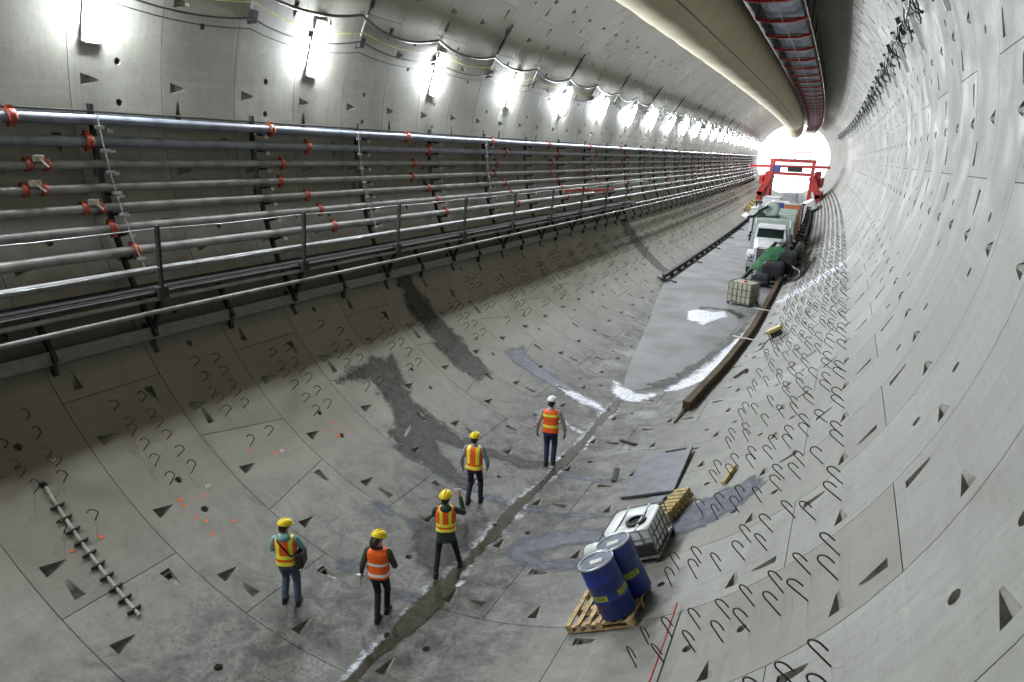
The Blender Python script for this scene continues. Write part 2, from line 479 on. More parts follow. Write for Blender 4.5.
# ------------------------------------------------------------------ lamps on the left wall
mbh = MB(); mbh.box(-.74, .74, -.20, .20, 0, .06, bev=.02); 
mbt = MB(); vs = []; fs = []
NU, NVv = 16, 10
for a in range(NU+1):
    x = -.68+1.36*a/NU; e = max(0, 1-(abs(x)/.68)**6)**.5
    for b in range(NVv+1):
        q = PI*b/NVv; vs.append((x, -.21*math.cos(q)*(.35+.65*e), .06+.13*math.sin(q)*e))
for a in range(NU):
    for b in range(NVv): c = a*(NVv+1)+b; fs.append((c, c+1, c+NVv+2, c+NVv+1))
mbt.add(vs, fs, 0, True)
mbb = MB(); mbb.box(-.02, .02, -.15, .15, .03, .09)
nl = 0
proto = None
for i in range(-3, 27):
    s = 9.03 + 6.1*i
    if s < -9 or s > 168: continue
    if proto is None:
        proto = o = empty('tunnel_lamp', FR(s-.05, -108.9, 7.86), 'x', 'lamp')
        mbh.build('housing', M_CLAMP, o); 
        mbt.build('lens', M_LAMP, o); cm_ = mbb.mesh('end_cap', M_CLAMP)
        for x in (-.72, .72):
            q = bpy.data.objects.new('end_cap', cm_); link(q); q.parent = o; q.location = (x, 0, 0)
    else:
        o = copy_tree(proto); o.matrix_world = FR(s-.05, -108.9, 7.86)
    j = i+1
    lab = ('bright bulkhead lamp on left wall, %s lamp from the left edge' % ORD[i]) if 0 <= i < len(ORD) else \
          'bulkhead lamp on the left wall behind the viewpoint, beyond the photo'
    tag(o, lab, 'lamp', 'lamps in a row along the left wall')
#PART2
# ------------------------------------------------------------------ rebar hooks
hk = MB()
hp = [Vector((0,0,-.03)), Vector((0,0,.12)), Vector((0,0,.25))]
rb = .078; dv = Vector((.90,-.44,0))
for i in range(1, 9):
    a = PI*i/8
    hp.append(Vector((0,0,.25)) + dv*rb*(1-math.cos(a)) + Vector((0,0,rb*math.sin(a))))
hp.append(dv*2*rb + Vector((0,0,.18)))
hk.tube(hp, .0105, 6)
hook_me_r = hk.mesh('rebar_hook', M_HOOK)
hkl = MB(); hkl.tube([Vector((-p.x, p.y, p.z)) for p in hp], .0105, 6)
hook_me_l = hkl.mesh('rebar_hook', M_HOOK)
CR = [34.9, 37.9, 41.2, 44.5, 47.5, 50.7, 53.9, 57.1]
CLF = [37.3, 40.5, 43.5, 46.1, 47.4, 50.4, 52.9]
rnd = random.Random(3)
skipR = {(1,0,5), (1,1,6), (1,1,2), (2,0,0), (3,1,6), (4,0,3), (5,1,1), (2,1,3), (6,0,5)}
rest = {'r': MB(), 'l': MB()}
cnt = 0
for k in range(-1, 56):
    for side in ('r', 'l'):
        s0 = S0+2*k
        cols = CR if side == 'r' else CLF
        lim = 9 if side == 'r' else 9
        if side == 'l' and k > 45: continue
        for row, ds in enumerate((.85, 1.37) if side == 'r' else (.79, 1.31)):
            for c, th in enumerate(cols):
                if side == 'r' and (k, row, c) in skipR: continue
                if side == 'r' and k == -1 and c < 5: continue
                if side == 'l':
                    if k == -1 and row == 0 and c == 6: continue
                    if k % 2 == 0 and c == 6: continue
                    if k % 2 == 1 and c == 1: continue
                    if k > 2 and rnd.random() < .12: continue
                elif k > 1 and rnd.random() < .08: continue
                t = th+rnd.uniform(-.2,.2); s = s0+ds+rnd.uniform(-.03,.03)
                M = FR(s, t if side == 'r' else -t)
                M = M @ Matrix.Rotation(rnd.uniform(-.22,.22), 4, 'Z') @ Matrix.Rotation(rnd.uniform(-.10,.10), 4, 'X')@ Matrix.Rotation(rnd.uniform(-.10,.10), 4, 'Y')
                if k <= lim:
                    o = bpy.data.objects.new('rebar_hook', hook_me_r if side == 'r' else hook_me_l); link(o); o.matrix_world = M
                    rn = 'near' if row == 0 else 'far'
                    tag(o, 'bent steel hook, %s wall, %s cluster ahead, %s row, %s above the floor' % ('right' if side == 'r' else 'left', ORD[k+1], rn, ORD[c]),
                        'rebar hook', 'hooks in the %s wall' % ('right' if side == 'r' else 'left'))
                    cnt += 1
                else:
                    n_ = 4 if k < 25 else 3
                    sgn = 1 if side == 'r' else -1
                    pp = [M @ Vector((p.x*sgn, p.y, p.z)) for p in ([hp[0], hp[2], hp[4], hp[6], hp[8], hp[10], hp[11]] if k < 25 else [hp[0], hp[2], hp[6], hp[10], hp[11]])]
                    rest[side].tube(pp, .012, n_, caps=False)
for side in ('r', 'l'):
    o = rest[side].build('rebar_hooks', M_HOOK)
    tag(o, 'countless small steel hooks along the distant %s wall' % ('right' if side == 'r' else 'left'), 'rebar hooks', kind='stuff')

# ------------------------------------------------------------------ stains, slurry, water lying on the lining
def in_poly(p, poly):
    c = False; n = len(poly); j = n-1
    for i in range(n):
        a, b = poly[i], poly[j]
        if (a[1] > p[1]) != (b[1] > p[1]) and p[0] < (b[0]-a[0])*(p[1]-a[1])/(b[1]-a[1])+a[0]: c = not c
        j = i
    return c
def seg_d(p, a, b):
    ab = (b[0]-a[0], b[1]-a[1]); t = max(0, min(1, ((p[0]-a[0])*ab[0]+(p[1]-a[1])*ab[1])/(ab[0]**2+ab[1]**2+1e-9)))
    return math.hypot(p[0]-a[0]-ab[0]*t, p[1]-a[1]-ab[1]*t)
def patch(name, poly, mat, label, cat, h=.006, g=.09, grow=.12, zfun=None):
    pl = [(s, t*A2M) for s, t in poly]
    x0 = min(p[0] for p in pl)-grow; x1 = max(p[0] for p in pl)+grow
    y0 = min(p[1] for p in pl)-grow; y1 = max(p[1] for p in pl)+grow
    near = [q for q in POCKETS if x0-.5 < q[0].x < x1+.5 and y0-.5 < q[0].y < y1+.5]
    nx = int((x1-x0)/g)+1; ny = int((y1-y0)/g)+1
    vid = {}; vs = []; ed = []; fs = []
    def val(i, j):
        p = (x0+i*g, y0+j*g)
        d = min(seg_d(p, pl[a], pl[a-1]) for a in range(len(pl)))
        return (d if in_poly(p, pl) else -d)+grow, p
    V = {(i, j): val(i, j) for i in range(nx+1) for j in range(ny+1)}
    for i in range(nx):
        for j in range(ny):
            q = [(i,j), (i+1,j), (i+1,j+1), (i,j+1)]
            if max(V[a][0] for a in q) <= 0: continue
            c = (x0+(i+.5)*g, y0+(j+.5)*g)
            if any(in_poly(c, [(v.x, v.y) for v in pk]) for pk in near): continue
            idx = []
            for a in q:
                if a not in vid:
                    vid[a] = len(vs); e, p = V[a]
                    vs.append(zfun(p[0], p[1]/A2M) if zfun else P(p[0], p[1]/A2M, R-h)); ed.append(max(0, min(1, e)))
                idx.append(vid[a])
            fs.append(idx[::-1])
    me = bpy.data.meshes.new(name); me.from_pydata([tuple(v) for v in vs], [], fs); me.materials.append(mat)
    a = me.attributes.new('edge', 'FLOAT', 'POINT'); a.data.foreach_set('value', ed)
    me.polygons.foreach_set('use_smooth', [True]*len(fs)); me.update()
    o = bpy.data.objects.new(name, me); link(o)
    tag(o, label, cat, kind='stuff')
    return o
D = {
'mud1' : [(13.52, -42.9), (14.45, -43.2), (15.29, -42.4), (15.33, -40.0), (14.82, -35.4), (14.53, -30.2), (14.53, -24.7), (14.54, -18.7), (14.68, -9.7), (14.98, -0.8), (14.85, 2.7), (14.28, -3.9), (14.03, -14.0), (13.65, -19.4), (13.24, -14.6), (12.87, -7.4), (12.41, -9.2), (12.49, -16.0), (12.52, -22.2), (12.53, -26.6), (13.24, -29.3), (13.68, -33.7), (13.72, -38.1), (12.85, -41.6)] ,
'mud2' : [(17.53, -60.2), (18.27, -59.8), (18.39, -55.7), (18.55, -50.4), (18.72, -44.4), (18.74, -38.4), (18.64, -31.5), (18.41, -26.9), (17.48, -27.6), (17.34, -33.2), (17.33, -40.0), (17.38, -47.2), (17.4, -54.3)] ,
'mud3' : [(20.15, -30.5), (20.84, -30.6), (21.51, -29.2), (21.14, -26.7), (20.98, -20.3), (20.63, -13.8), (20.16, -5.0), (19.41, 2.5), (18.82, 2.4), (19.43, -5.6), (19.79, -13.2), (20.03, -21.0), (19.94, -26.9)] ,
'foam3' : [(20.24, -14.6), (20.32, -9.5), (19.88, -1.7), (19.41, 2.5), (19.26, 0.6), (19.47, -4.5), (19.72, -9.7)] ,
'foam4' : [(17.84, -7.1), (17.79, -4.5), (17.39, 1.3), (17.22, 1.3), (17.52, -3.8), (17.64, -6.5)] ,
'wetblue1' : [(10.55, 7.2), (11.2, 6.9), (11.76, 11.9), (12.02, 19.3), (11.48, 21.3), (11.26, 15.1), (10.83, 9.8), (10.59, 12.3), (10.62, 21.7), (10.33, 20.9), (10.34, 11.5)] ,
'wetblue2' : [(11.85, 30.1), (12.33, 32.1), (12.69, 36.4), (12.74, 41.6), (12.2, 42.9), (11.86, 40.7), (11.6, 37.7), (11.36, 33.8), (11.35, 31.6)] ,
'mudstrip' : [(42.61, -61.0), (44.2, -59.8), (44.2, -41.0), (43.43, -23.9), (41.9, -25.9), (42.31, -40.8)] ,
'foamR' : [(36.4, 27.5), (38.13, 32.8), (38.57, 44.8), (36.26, 56.4), (34.83, 62.0), (34.66, 58.4), (35.5, 49.5), (36.0, 38.2), (35.39, 30.9)] ,
}
patch('mud_streak', D['mud1'], M_MUD, 'branching dark wet mud streak across the lower left segments', 'mud', h=.006)
patch('mud_streak', D['mud2'], M_MUD, 'long dark wet mud streak below the handrail brackets', 'mud')
patch('mud_streak', D['mud3'], M_MUDB, 'narrow dark wet loop running down to the water channel', 'mud')
patch('mud_streak', D['mudstrip'], M_MUD, 'distant dark curved mud track on the left wall', 'mud', g=.2)
patch('white_scum', D['foam3'], M_FOAM, 'white scum streak above the white-helmeted person', 'scum', h=.010, g=.06)
patch('white_scum', D['foam4'], M_FOAM, 'short white scum streak beside the white-helmeted person', 'scum', h=.010, g=.05)
patch('grey_slurry', D['wetblue1'], M_MUDB, 'blue grey wet slurry patch left of the cut plastic tank', 'slurry', grow=.2)
patch('grey_slurry', D['wetblue2'], M_MUDB, 'blue grey wet slurry around the hooks right of the pallet', 'slurry', grow=.3)
patch('white_scum', D['foamR'], M_FOAMT, 'pale scum trail running up through the right wall hooks', 'scum', g=.15)
for sj, ta, tb, lab in ((10.52,-17,.8,'thin grey slurry line along a joint left of the photographing person'), (12.53,-24,.8,'thin grey slurry line along a joint behind the walking person'), (8.53,-13,.8,'thin grey slurry line along a joint beside the two nearest people'), (14.5,4,16,'thin grey slurry line along a joint near the rubber sheet'), (12.53,3.6,24,'thin grey slurry line along a joint in front of the rubber sheet')):
    n_ = 8; up_ = [(sj+.07+.05*math.sin(i*2.1), ta+(tb-ta)*i/n_) for i in range(n_+1)]; dn_ = [(sj-.07-.05*math.sin(i*1.7), ta+(tb-ta)*i/n_) for i in range(n_+1)]
    patch('grey_slurry', up_+dn_[::-1], M_MUDB, lab, 'slurry', h=.005, g=.06, grow=.16)
patch('mud_streak', [(9.4,-1.5),(10.0,-6),(10.8,-9),(11.2,-5),(10.4,.2)], M_MUD, 'dark trodden mud left of the channel behind the photographing person', 'mud', grow=.3)
# water channel along the invert
wv = lambda s: .9*math.sin(s*.9)+.5*math.sin(s*2.3+1)
def band(sa, sb, c0, hw, st=.5):
    n = int((sb-sa)/st)
    L = [(sa+(sb-sa)*i/n, c0(sa+(sb-sa)*i/n)-hw(sa+(sb-sa)*i/n)) for i in range(n+1)]
    Rr = [(sa+(sb-sa)*i/n, c0(sa+(sb-sa)*i/n)+hw(sa+(sb-sa)*i/n)) for i in range(n+1)]
    return L+Rr[::-1]
cc = lambda s: 2.4-.02*(s-6)+.3*wv(s)
ww = lambda s: .75+.28*math.sin(s*1.7)+(0.6 if 8 < s < 9.2 else 0)
patch('water_channel', band(5.0, 21.4, cc, ww), M_WATER, 'shallow muddy water running along the lowest line of the tunnel', 'water', h=.012, g=.05, grow=.05)
patch('white_scum', band(5.6, 12.5, lambda s: cc(s)-ww(s)-.3, lambda s: .75+.4*math.sin(s*3)), M_FOAM, 'thin pale scum along the near left edge of the channel', 'scum', h=.011, g=.05, grow=.06)
patch('white_scum', band(12.2, 21.6, lambda s: cc(s)-ww(s)-.3, lambda s: .75+.35*math.sin(s*3)), M_FOAM, 'white scum along the left edge of the channel', 'scum', h=.011, g=.05, grow=.06)
patch('white_scum', band(9.0, 21.6, lambda s: cc(s)+ww(s)+.3, lambda s: .65+.35*math.sin(s*2.6+2)), M_FOAM, 'white scum along the right edge of the channel', 'scum', h=.011, g=.05, grow=.06)

# ------------------------------------------------------------------ flat haul road in the distance
def lerp_t(tab, s):
    if s <= tab[0][0]: return tab[0][1]
    for (a, b), (c, d) in zip(tab, tab[1:]):
        if s <= c: return b+(d-b)*(s-a)/(c-a)
    return tab[-1][1]
TL = [(21.6, .5), (23, -2.2), (26, -6), (31.7, -12), (36, -17.5), (40, -21.7), (44, -22), (170, -22)]
TR_ = [(21.6, 2.0), (22.5, 8), (24, 12), (27, 15), (31, 18), (36, 22.5), (40, 23), (170, 23)]
mb = MB(); vs = []; fs = []
ss = [21.6, 22, 22.5, 23, 24, 25, 26, 27, 28.5, 30, 31.7, 34, 36, 38, 40] + [42+3*i for i in range(43)]
NW = 12
def deck_pt(s, u, dz=0):
    a = P(s, lerp_t(TL, s)); b = P(s, lerp_t(TR_, s)); p = a.lerp(b, u); p.z += .012+dz; return p
for s in ss:
    for j in range(NW+1): vs.append(deck_pt(s, j/NW))
for i in range(len(ss)-1):
    for j in range(NW): b_ = i*(NW+1)+j; fs.append((b_, b_+1, b_+NW+2, b_+NW+1))
mb.add(vs, fs, 0, True)
# front toe and sides buried in the invert
M_ROAD = simple('road_slab', (.235,.238,.235), .8, 0, .2, .6, col2=(.16,.16,.155), bump=.1)
o = mb.build('road_slab', M_ROAD); o['kind'] = 'structure'; o.name = 'floor'
def road_patch(name, x_s, mat, label, g=.08, grow=.12, h=.006):
    # polygon of (s, x) across the road
    pl = [(s, x/A2M) for s, x in x_s]
    def zf(s, t):
        x = t*A2M; a = P(s, lerp_t(TL, s)); b = P(s, lerp_t(TR_, s)); c = CL(s)
        u = (c.x+x-a.x)/max(.05, b.x-a.x); p = a.lerp(b, u); p.z += .012+h
        zl = surf_z(p.x, p.y)+h
        if p.z < zl: p.z = zl
        return p
    sv = POCKETS[:]; POCKETS.clear()
    o = patch(name, pl, mat, label, 'scum' if 'scum' in name else 'mud', g=g, grow=grow, zfun=zf); POCKETS.extend(sv)
    return o
road_patch('white_scum', [(34.0,-.3),(34.6,.1),(34.3,.9),(34.8,1.5),(33.6,1.9),(32.6,1.3),(31.4,1.0),(32.1,.5),(32.3,0)], M_FOAM, 'white scum puddle on the flat road before the far tank')
road_patch('mud_streak', [(35.2,.2),(35.2,1.7),(34.0,2.7),(33.2,2.4),(34.2,1.9),(34.8,1.4),(34.6,.2)], M_MUD, 'dark rim around the white puddle on the road')
road_patch('white_scum', [(22.5,-.6),(22.1,-.1),(21.5,.6),(22.0,1.8),(23.2,2.8),(26,3.0),(31,3.1),(30.0,2.85),(26.6,2.3),(23.4,1.7),(21.3,1.2),(20.6,.9),(20.5,.3),(21.2,-.3)], M_FOAM, 'white scum spreading from the channel along the brown timber')
road_patch('mud_streak', [(22.6,.6),(23.6,1.3),(26,1.9),(30,2.4),(33.2,2.9),(30,2.9),(26.0,2.55),(23.4,1.9),(22.2,1.2)], M_MUD, 'wet dark margin of the flat road beside the scum')

# brown kerb timber beside the road
mb = MB(); TM = []
for i in range(0, 27):
    s = 19.7+i*1.0; TM.append(s)
vs = []; fs = []
TT = [(19.7, 19.3), (21.3, 20.3), (24, 22.4), (29.5, 24.9), (41, 25.3), (70, 25.5)]
for s in TM:
    p = P(s, lerp_t(TT, s)); vs += [p+Vector((-.12,0,-.05)), p+Vector((.12,0,-.02)), p+Vector((.11,0,.32)), p+Vector((-.11,0,.32))]
for i in range(len(TM)-1):
    b_ = 4*i
    for a in range(4): fs.append((b_+a, b_+(a+1) % 4, b_+4+(a+1) % 4, b_+4+a))
fs += [(0,3,2,1), (len(vs)-4, len(vs)-3, len(vs)-2, len(vs)-1)]
mb.add(vs, fs)
tag(mb.build('kerb_timber', M_TIMB), 'long brown timber kerb edging the road on the right', 'timber')
for i, (s, l) in enumerate(((27.3, 'nearer pale lath lying across the brown timber kerb'), (33.0, 'farther pale lath lying across the brown timber kerb'))):
    p = P(s, lerp_t(TT, s)); mb = MB(); mb.bar(p+Vector((-.35,.1,.44)), p+Vector((1.1,-.5,.54)), .07, .03)
    tag(mb.build('lath', M_PAPER), l, 'lath')
mb = MB(); mb.bar(P(18.6,18.6,R-.03), P(19.8,19.2,R-.09), .06, .05)
tag(mb.build('stick', M_TIMB), 'thin brown stick at the near end of the brown timber', 'stick')

# rail kerb on the left side of the road
t = empty('kerb_rail', P(40.2, -22.5), 'long dark steel rail on short cross ties edging the road on the left', 'rail')
inv = t.matrix_world.inverted()
mb = MB()
sv_ = [40.2+2.2*i for i in range(45)]
L_ = [P(s, -22.6)+Vector((0,0,.28)) for s in sv_]
for a, b in zip(L_, L_[1:]):
    mb.bar(inv @ a, inv @ b, .12, .24); mb.bar(inv @ (a+Vector((0,0,.12))), inv @ (b+Vector((0,0,.12))), .2, .04)
mb.build('rail', M_STEELD, t)
for i, s in enumerate(sv_):
    p = P(s, -22.6)
    mb = MB(); mb.box(-.16,.16,-.09,.09,-.05,.20); 
    q = mb.build('tie', M_STEELD, t); q.location = inv @ p
    if i % 4 == 0:
        mb = MB(); a = P(s, -25.5)+Vector((0,0,.05)); b = deck_pt(s+.1, .12, .05)
        mb.bar(inv @ a, inv @ b, .14, .07); mb.build('cross_tie', M_STEELD, t)

# ------------------------------------------------------------------ pipes on the left wall
def long_run(name, mat, th, r, rad, label, cat, group, s_a=S0-14, s_b=160, n=10, couplings=(), cmat=None, valves=()):
    t = empty(name, P(s_a, th, r), label, cat, group); inv = t.matrix_world.inverted()
    mb = MB(); st = 4.0; k_ = int((s_b-s_a)/st)
    mb.tube([inv @ P(s_a+i*st, th, r) for i in range(k_+1)], rad, n)
    mb.build('pipe_run', mat, t)
    for s in couplings:
        Mx = inv @ FR(s, th, r)
        c = MB(); Mr = Mx @ Matrix.Rotation(PI/2, 4, 'X')
        c.lathe([(rad*.9,-.07),(rad*1.35,-.07),(rad*1.42,-.03),(rad*1.42,.03),(rad*1.35,.07),(rad*.9,.07)], 14, M=Mr)
        c.box(-rad*1.9, -rad*1.2, -.05, .05, -.04, .04, M=Mx); c.box(rad*1.2, rad*1.9, -.05, .05, -.04, .04, M=Mx)
        c.build('coupling', M_COUP, t)
    for s in valves:
        Mx = inv @ FR(s, th, r)
        for d in (-.16, .16):
            c = MB(); c.lathe([(rad*.9,-.05),(rad*1.4,-.05),(rad*1.4,.05),(rad*.9,.05)], 14, M=Mx @ Matrix.Translation((0,d,0)) @ Matrix.Rotation(PI/2, 4, 'X'))
            c.box(-rad*1.7, -rad*1.2, -.04, .04, -.04, .04, M=Mx @ Matrix.Translation((0,d,0)))
            c.build('flange', M_COUP, t)
        c = MB(); c.box(-rad*2.0, -rad*.5, -.10, .10, rad*.6, rad*1.6, M=Mx, bev=.02); c.bar(Mx @ Vector((-rad*1.2,0,rad*1.4)), Mx @ Vector((rad*.6,.1,rad*2.4)), .03, .03)
        v = c.build('valve', M_VALVE, t); v['label'] = 'pale valve body between red flanges'
    return t
def cpl(first, step=6.05): return [first+step*i for i in range(16) if first+step*i < 100]
G = 'service pipes racked along the left wall'
RP = 7.35
SP = [
 (-93.0, .10, M_PIPED, 'topmost blue grey service pipe on the left wall', cpl(7.08, 6.05), ()),
 (-89.9, .105, M_PIPED, 'second service pipe from the top of the left rack', cpl(8.39, 6.03), ()),
 (-86.5, .085, M_PIPE, 'third service pipe from the top, fitted with a pale valve', cpl(13.44, 6.08), (7.37,)),
 (-83.0, .085, M_PIPE, 'fourth service pipe from the top, fitted with a pale valve', cpl(13.29, 6.06), (7.22,)),
 (-79.9, .085, M_PIPE, 'fifth service pipe from the top with valve before the ladder strip', cpl(14.16, 6.07), (8.2,)),
 (-76.6, .095, M_PIPE, 'dark blotched sixth service pipe just above the thin handrail', cpl(8.48, 6.07), ()),
 (-72.8, .10, M_PIPE, 'seventh service pipe, pale and thick, behind the handrail posts', cpl(8.81, 6.13), ()),
]
for th, rad, mt, lab, cp, vl in SP:
    t = long_run('service_pipe', mt, th, RP, rad, lab, 'pipe', G, couplings=[c for c in cp if c < 100], valves=vl)
long_run('service_pipe', M_PIPE, -69.0, 7.1, .075, 'eighth service pipe, pale, just above the walkway', 'pipe', G, couplings=())
long_run('conduit', M_PIPE, -63.9, 6.98, .05, 'upper of two slim conduits under the walkway', 'conduit', 'conduits under the walkway')
long_run('conduit', M_PIPE, -61.8, 7.0, .05, 'lower of two slim conduits under the walkway', 'conduit', 'conduits under the walkway')
# shelf added behind the topmost pipe to shade the wall below
mb = MB(); vs = []; fs = []; sv0 = [S0-14+4*i for i in range(42)]
for s in sv0: vs += [P(s,-94.0,7.9), P(s,-94.0,7.52), P(s,-94.25,7.52), P(s,-94.25,7.9)]
for i in range(len(sv0)-1):
    for a in range(4): fs.append((4*i+a, 4*i+(a+1) % 4, 4*i+4+(a+1) % 4, 4*i+4+a))
mb.add(vs, fs); tag(mb.build('shade_shelf', M_STEELD), 'added shading shelf tucked behind the topmost blue grey pipe', 'shelf')
# walkway grating on brackets, handrail cables, ledge
mb = MB(); L1 = []; vs = []; fs = []
sv_ = [S0-14+4*i for i in range(14)]
XI, XO, ZG = -7.15, -6.25, -2.98
for s in sv_:
    vs += [OFF(s, XI, ZG), OFF(s, XO, ZG), OFF(s, XO, ZG+.05), OFF(s, XI, ZG+.05)]
for i in range(len(sv_)-1):
    for a in range(4): fs.append((4*i+a, 4*i+(a+1) % 4, 4*i+4+(a+1) % 4, 4*i+4+a))
mb.add(vs, fs)
t = tag(mb.build('walkway_grating', M_STEELD), 'dark narrow walkway grating behind the handrail posts', 'walkway')
mb = MB(); mb.tube([OFF(s, XO-.01, ZG+.10) for s in sv_], .016, 6); mb.build('toe_rail', M_HOOK, t)
# ledge strip below the conduits, against the wall
mb = MB(); sv2 = [S0-14+4*i for i in range(40)]
vs = []; fs = []
for s in sv2:
    vs += [P(s,-60.6,7.9), P(s,-58.9,7.9), P(s,-58.9,7.74), P(s,-60.6,7.62)]
for i in range(len(sv2)-1):
    for a in range(4): fs.append((4*i+a, 4*i+(a+1) % 4, 4*i+4+(a+1) % 4, 4*i+4+a))
mb.add(vs, fs); tag(mb.build('cable_tray', simple('tray', (.20,.20,.17), .7)), 'grey cable tray forming the lowest line of the pipe rack', 'cable tray')
for th, r_, lab in ((-75.3, 6.42, 'upper thin steel handrail cable of the walkway'), (-70.2, 6.5, 'lower thin steel handrail cable of the walkway')):
    pass
ZT = -1.62
for z, lab in ((ZT-.02, 'upper thin handrail cable of the walkway'), (-2.42, 'lower thin handrail cable of the walkway')):
    mb = MB(); mb.tube([OFF(S0-14+2*i, -6.17, z-.03*(i % 2)) for i in range(28)], .014, 6)
    tag(mb.build('handrail_cable', M_STEELG), lab, 'cable', 'handrail cables')
# walkway posts every 4 m
for i in range(-4, 9):
    s = 8.74+4.1*i
    o_ = OFF(s, -6.2, 0)
    lab = 'bent black walkway post, %s from the left edge' % ORD[i] if i >= 0 else 'bent black walkway post left of the photo'
    t = empty('walkway_post', P(s, -58.9), lab, 'post', 'handrail posts of the walkway'); inv = t.matrix_world.inverted()
    mb = MB(); mb.bar(inv @ OFF(s, -6.12, ZT+.05), inv @ OFF(s, -6.24, ZG-.1), .09, .06, up=(0,1,0)); mb.build('upright', M_STEELD, t)
    mb = MB(); mb.bar(inv @ OFF(s, -6.24, ZG+.05), inv @ P(s, -58.9, R-.03), .11, .07, up=(0,1,0)); mb.build('strut', M_STEELD, t)
    mb = MB(); mb.box(-.10,.10,-.11,.11,-.12,.13); q = mb.build('bracket_box', M_STEELD, t); q.location = inv @ OFF(s, -6.26, ZG+.02)
    mb = MB(); mb.bar(inv @ OFF(s, -6.3, ZG-.05), inv @ P(s, -66.5, R-.03), .08, .08, up=(0,1,0)); mb.build('arm', M_STEELD, t)
    mb = MB(); mb.box(-.34,.34,-.05,.05,0,.035, M=inv @ FR(s, -59.4)); mb.build('foot_plate', M_STEELD, t)
# pipe brackets
bi = 0
for i in range(-6, 68):
    s = 8.7+2.04*i
    full = i % 2 == 0
    if not full and s < 34: 
        pass
    tt = -95.2 if full else -66
    far = s > 60
    lab = ('dark upright pipe bracket, %s from the left edge' % ORD[i//2]) if full and 0 <= i//2 < 30 else 'small dark pipe bracket between the tall ones' if not full else 'dark pipe bracket outside the photo'
    t = empty('pipe_bracket', P(s, tt, 7.7), lab, 'bracket', 'pipe brackets on the left wall'); inv = t.matrix_world.inverted()
    mb = MB()
    n_ = 8 if full else 3
    L_ = [inv @ P(s, tt+(-59.0-tt)*j/n_, 7.62 if full else 7.66) for j in range(n_+1)]
    for a, b in zip(L_, L_[1:]): mb.bar(a, b, .10, .08, up=(0,1,0))
    mb.build('backbone', M_STEELD, t)
    if full:
        for (th, rad, *_x) in SP:
            mb = MB(); mb.bar(inv @ P(s, th+1.05, 7.62), inv @ P(s, th+1.05, 7.22), .06, .05, up=(0,1,0)); mb.build('arm', M_STEELD, t)
            if not far:
                mb = MB(); mb.box(-.03,.03,-.06,.06,0,.05, M=inv @ FR(s+.10, th+1.5, 7.28)); q = mb.build('clamp', M_STEELG, t)
    if s > 36 or not full:
        mb = MB(); mb.bar(inv @ P(s, -60, 7.7), inv @ P(s, -57.6, 7.9), .10, .08, up=(0,1,0)); mb.build('foot', M_STEELD, t)
# ladder-like wire strips hanging over the pipes
for i, s in enumerate((8.55, 16.42, 24.5)):
    t = empty('clamp_strip', P(s, -93.5, 7.2), 'thin vertical wire strip with pale clips, %s from the left edge' % ORD[i], 'strip', 'clip strips over the pipes'); inv = t.matrix_world.inverted()
    mb = MB(); mb.tube([inv @ P(s+.25*j/10, -94+(-68.5+94)*j/10, 7.19) for j in range(11)], .012, 5); mb.build('wire', M_STEELG, t)
    for th in (-92.0, -88.6, -85.3, -82, -78.6, -71.2):
        mb = MB(); mb.box(-.03,.03,-.09,.09,0,.04, M=inv @ FR(s+.25*(th+94)/25, th, 7.2)); mb.build('clip', M_STEELG, t)
# red marker tape between posts
mb = MB()
for j, (a, b) in enumerate(((-74.5,-74.1),(-73.9,-73.2),(-73.0,-72.8))):
    mb.bar(P(31.2+j*2.2, a, 6.6), P(34.8+j*2.2, b, 6.6), .05, .14)
tag(mb.build('warning_tape', M_REDROD), 'red warning tape strung on the handrail', 'tape')

# ------------------------------------------------------------------ cables above the pipes
def sag_cable(name, mat, rad, th0, r_, sagdeg, span, s_a, s_b, label, phase=0, peakvar=.4, n=6):
    pts = []; rr = random.Random(int(abs(th0)*10)); N = int((s_b-s_a)/span); pk = [th0+rr.uniform(-peakvar, peakvar) for _ in range(N+2)]
    for i in range(N):
        sp = 8 if s_a+i*span < 60 else 4
        for j in range(sp):
            u = j/sp; t = pk[i]*(1-u)+pk[i+1]*u + sagdeg*4*u*(1-u)*(1 if i % 3 else 1.3)
            pts.append(P(s_a+phase+(i+u)*span, t, r_))
    mb = MB(); mb.tube(pts, rad, n); return tag(mb.build(name, mat), label, 'cable', 'cables looped along the left wall')
sag_cable('cable', M_CABLE, .045, -117.2, 7.78, 1.9, 4.06, 4.3, 150, 'thick black power cable looped above the wall lamps')
sag_cable('cable', M_CABLE, .022, -111.9, 7.83, 1.5, 4.06, .6, 120, 'upper thin black cable looping at lamp height')
sag_cable('cable', M_CABLE, .014, -110.2, 7.85, 1.2, 4.06, .6, 90, 'lower thin black cable looping at lamp height')
sag_cable('cable', M_CABY, .016, -114.2, 7.84, 1.6, 4.06, .6, 110, 'thin yellow cable looping between the black ones')
for i in range(-1, 26):
    s = 8.72+4.06*i
    t = empty('cable_bracket', P(s, -115), 'small dark cable bracket with a pale strap, %s from the left edge' % ORD[i+1], 'bracket', 'cable brackets above the lamps'); inv = t.matrix_world.inverted()
    mb = MB(); mb.box(-.14,.14,-.10,.10,0,.10, M=inv @ FR(s+.05, -112.0)); mb.build('clamp_block', M_STEELD, t)
    mb = MB(); mb.box(-.42,.42,-.02,.02,0,.04, M=inv @ FR(s, -114.6)); mb.build('strap', M_STEELG, t)
    if i % 2 == 0:
        mb = MB(); mb.box(-.6,.6,-.04,.04,0,.07, M=inv @ FR(s, -122)); mb.build('hanger', M_STEELD, t)

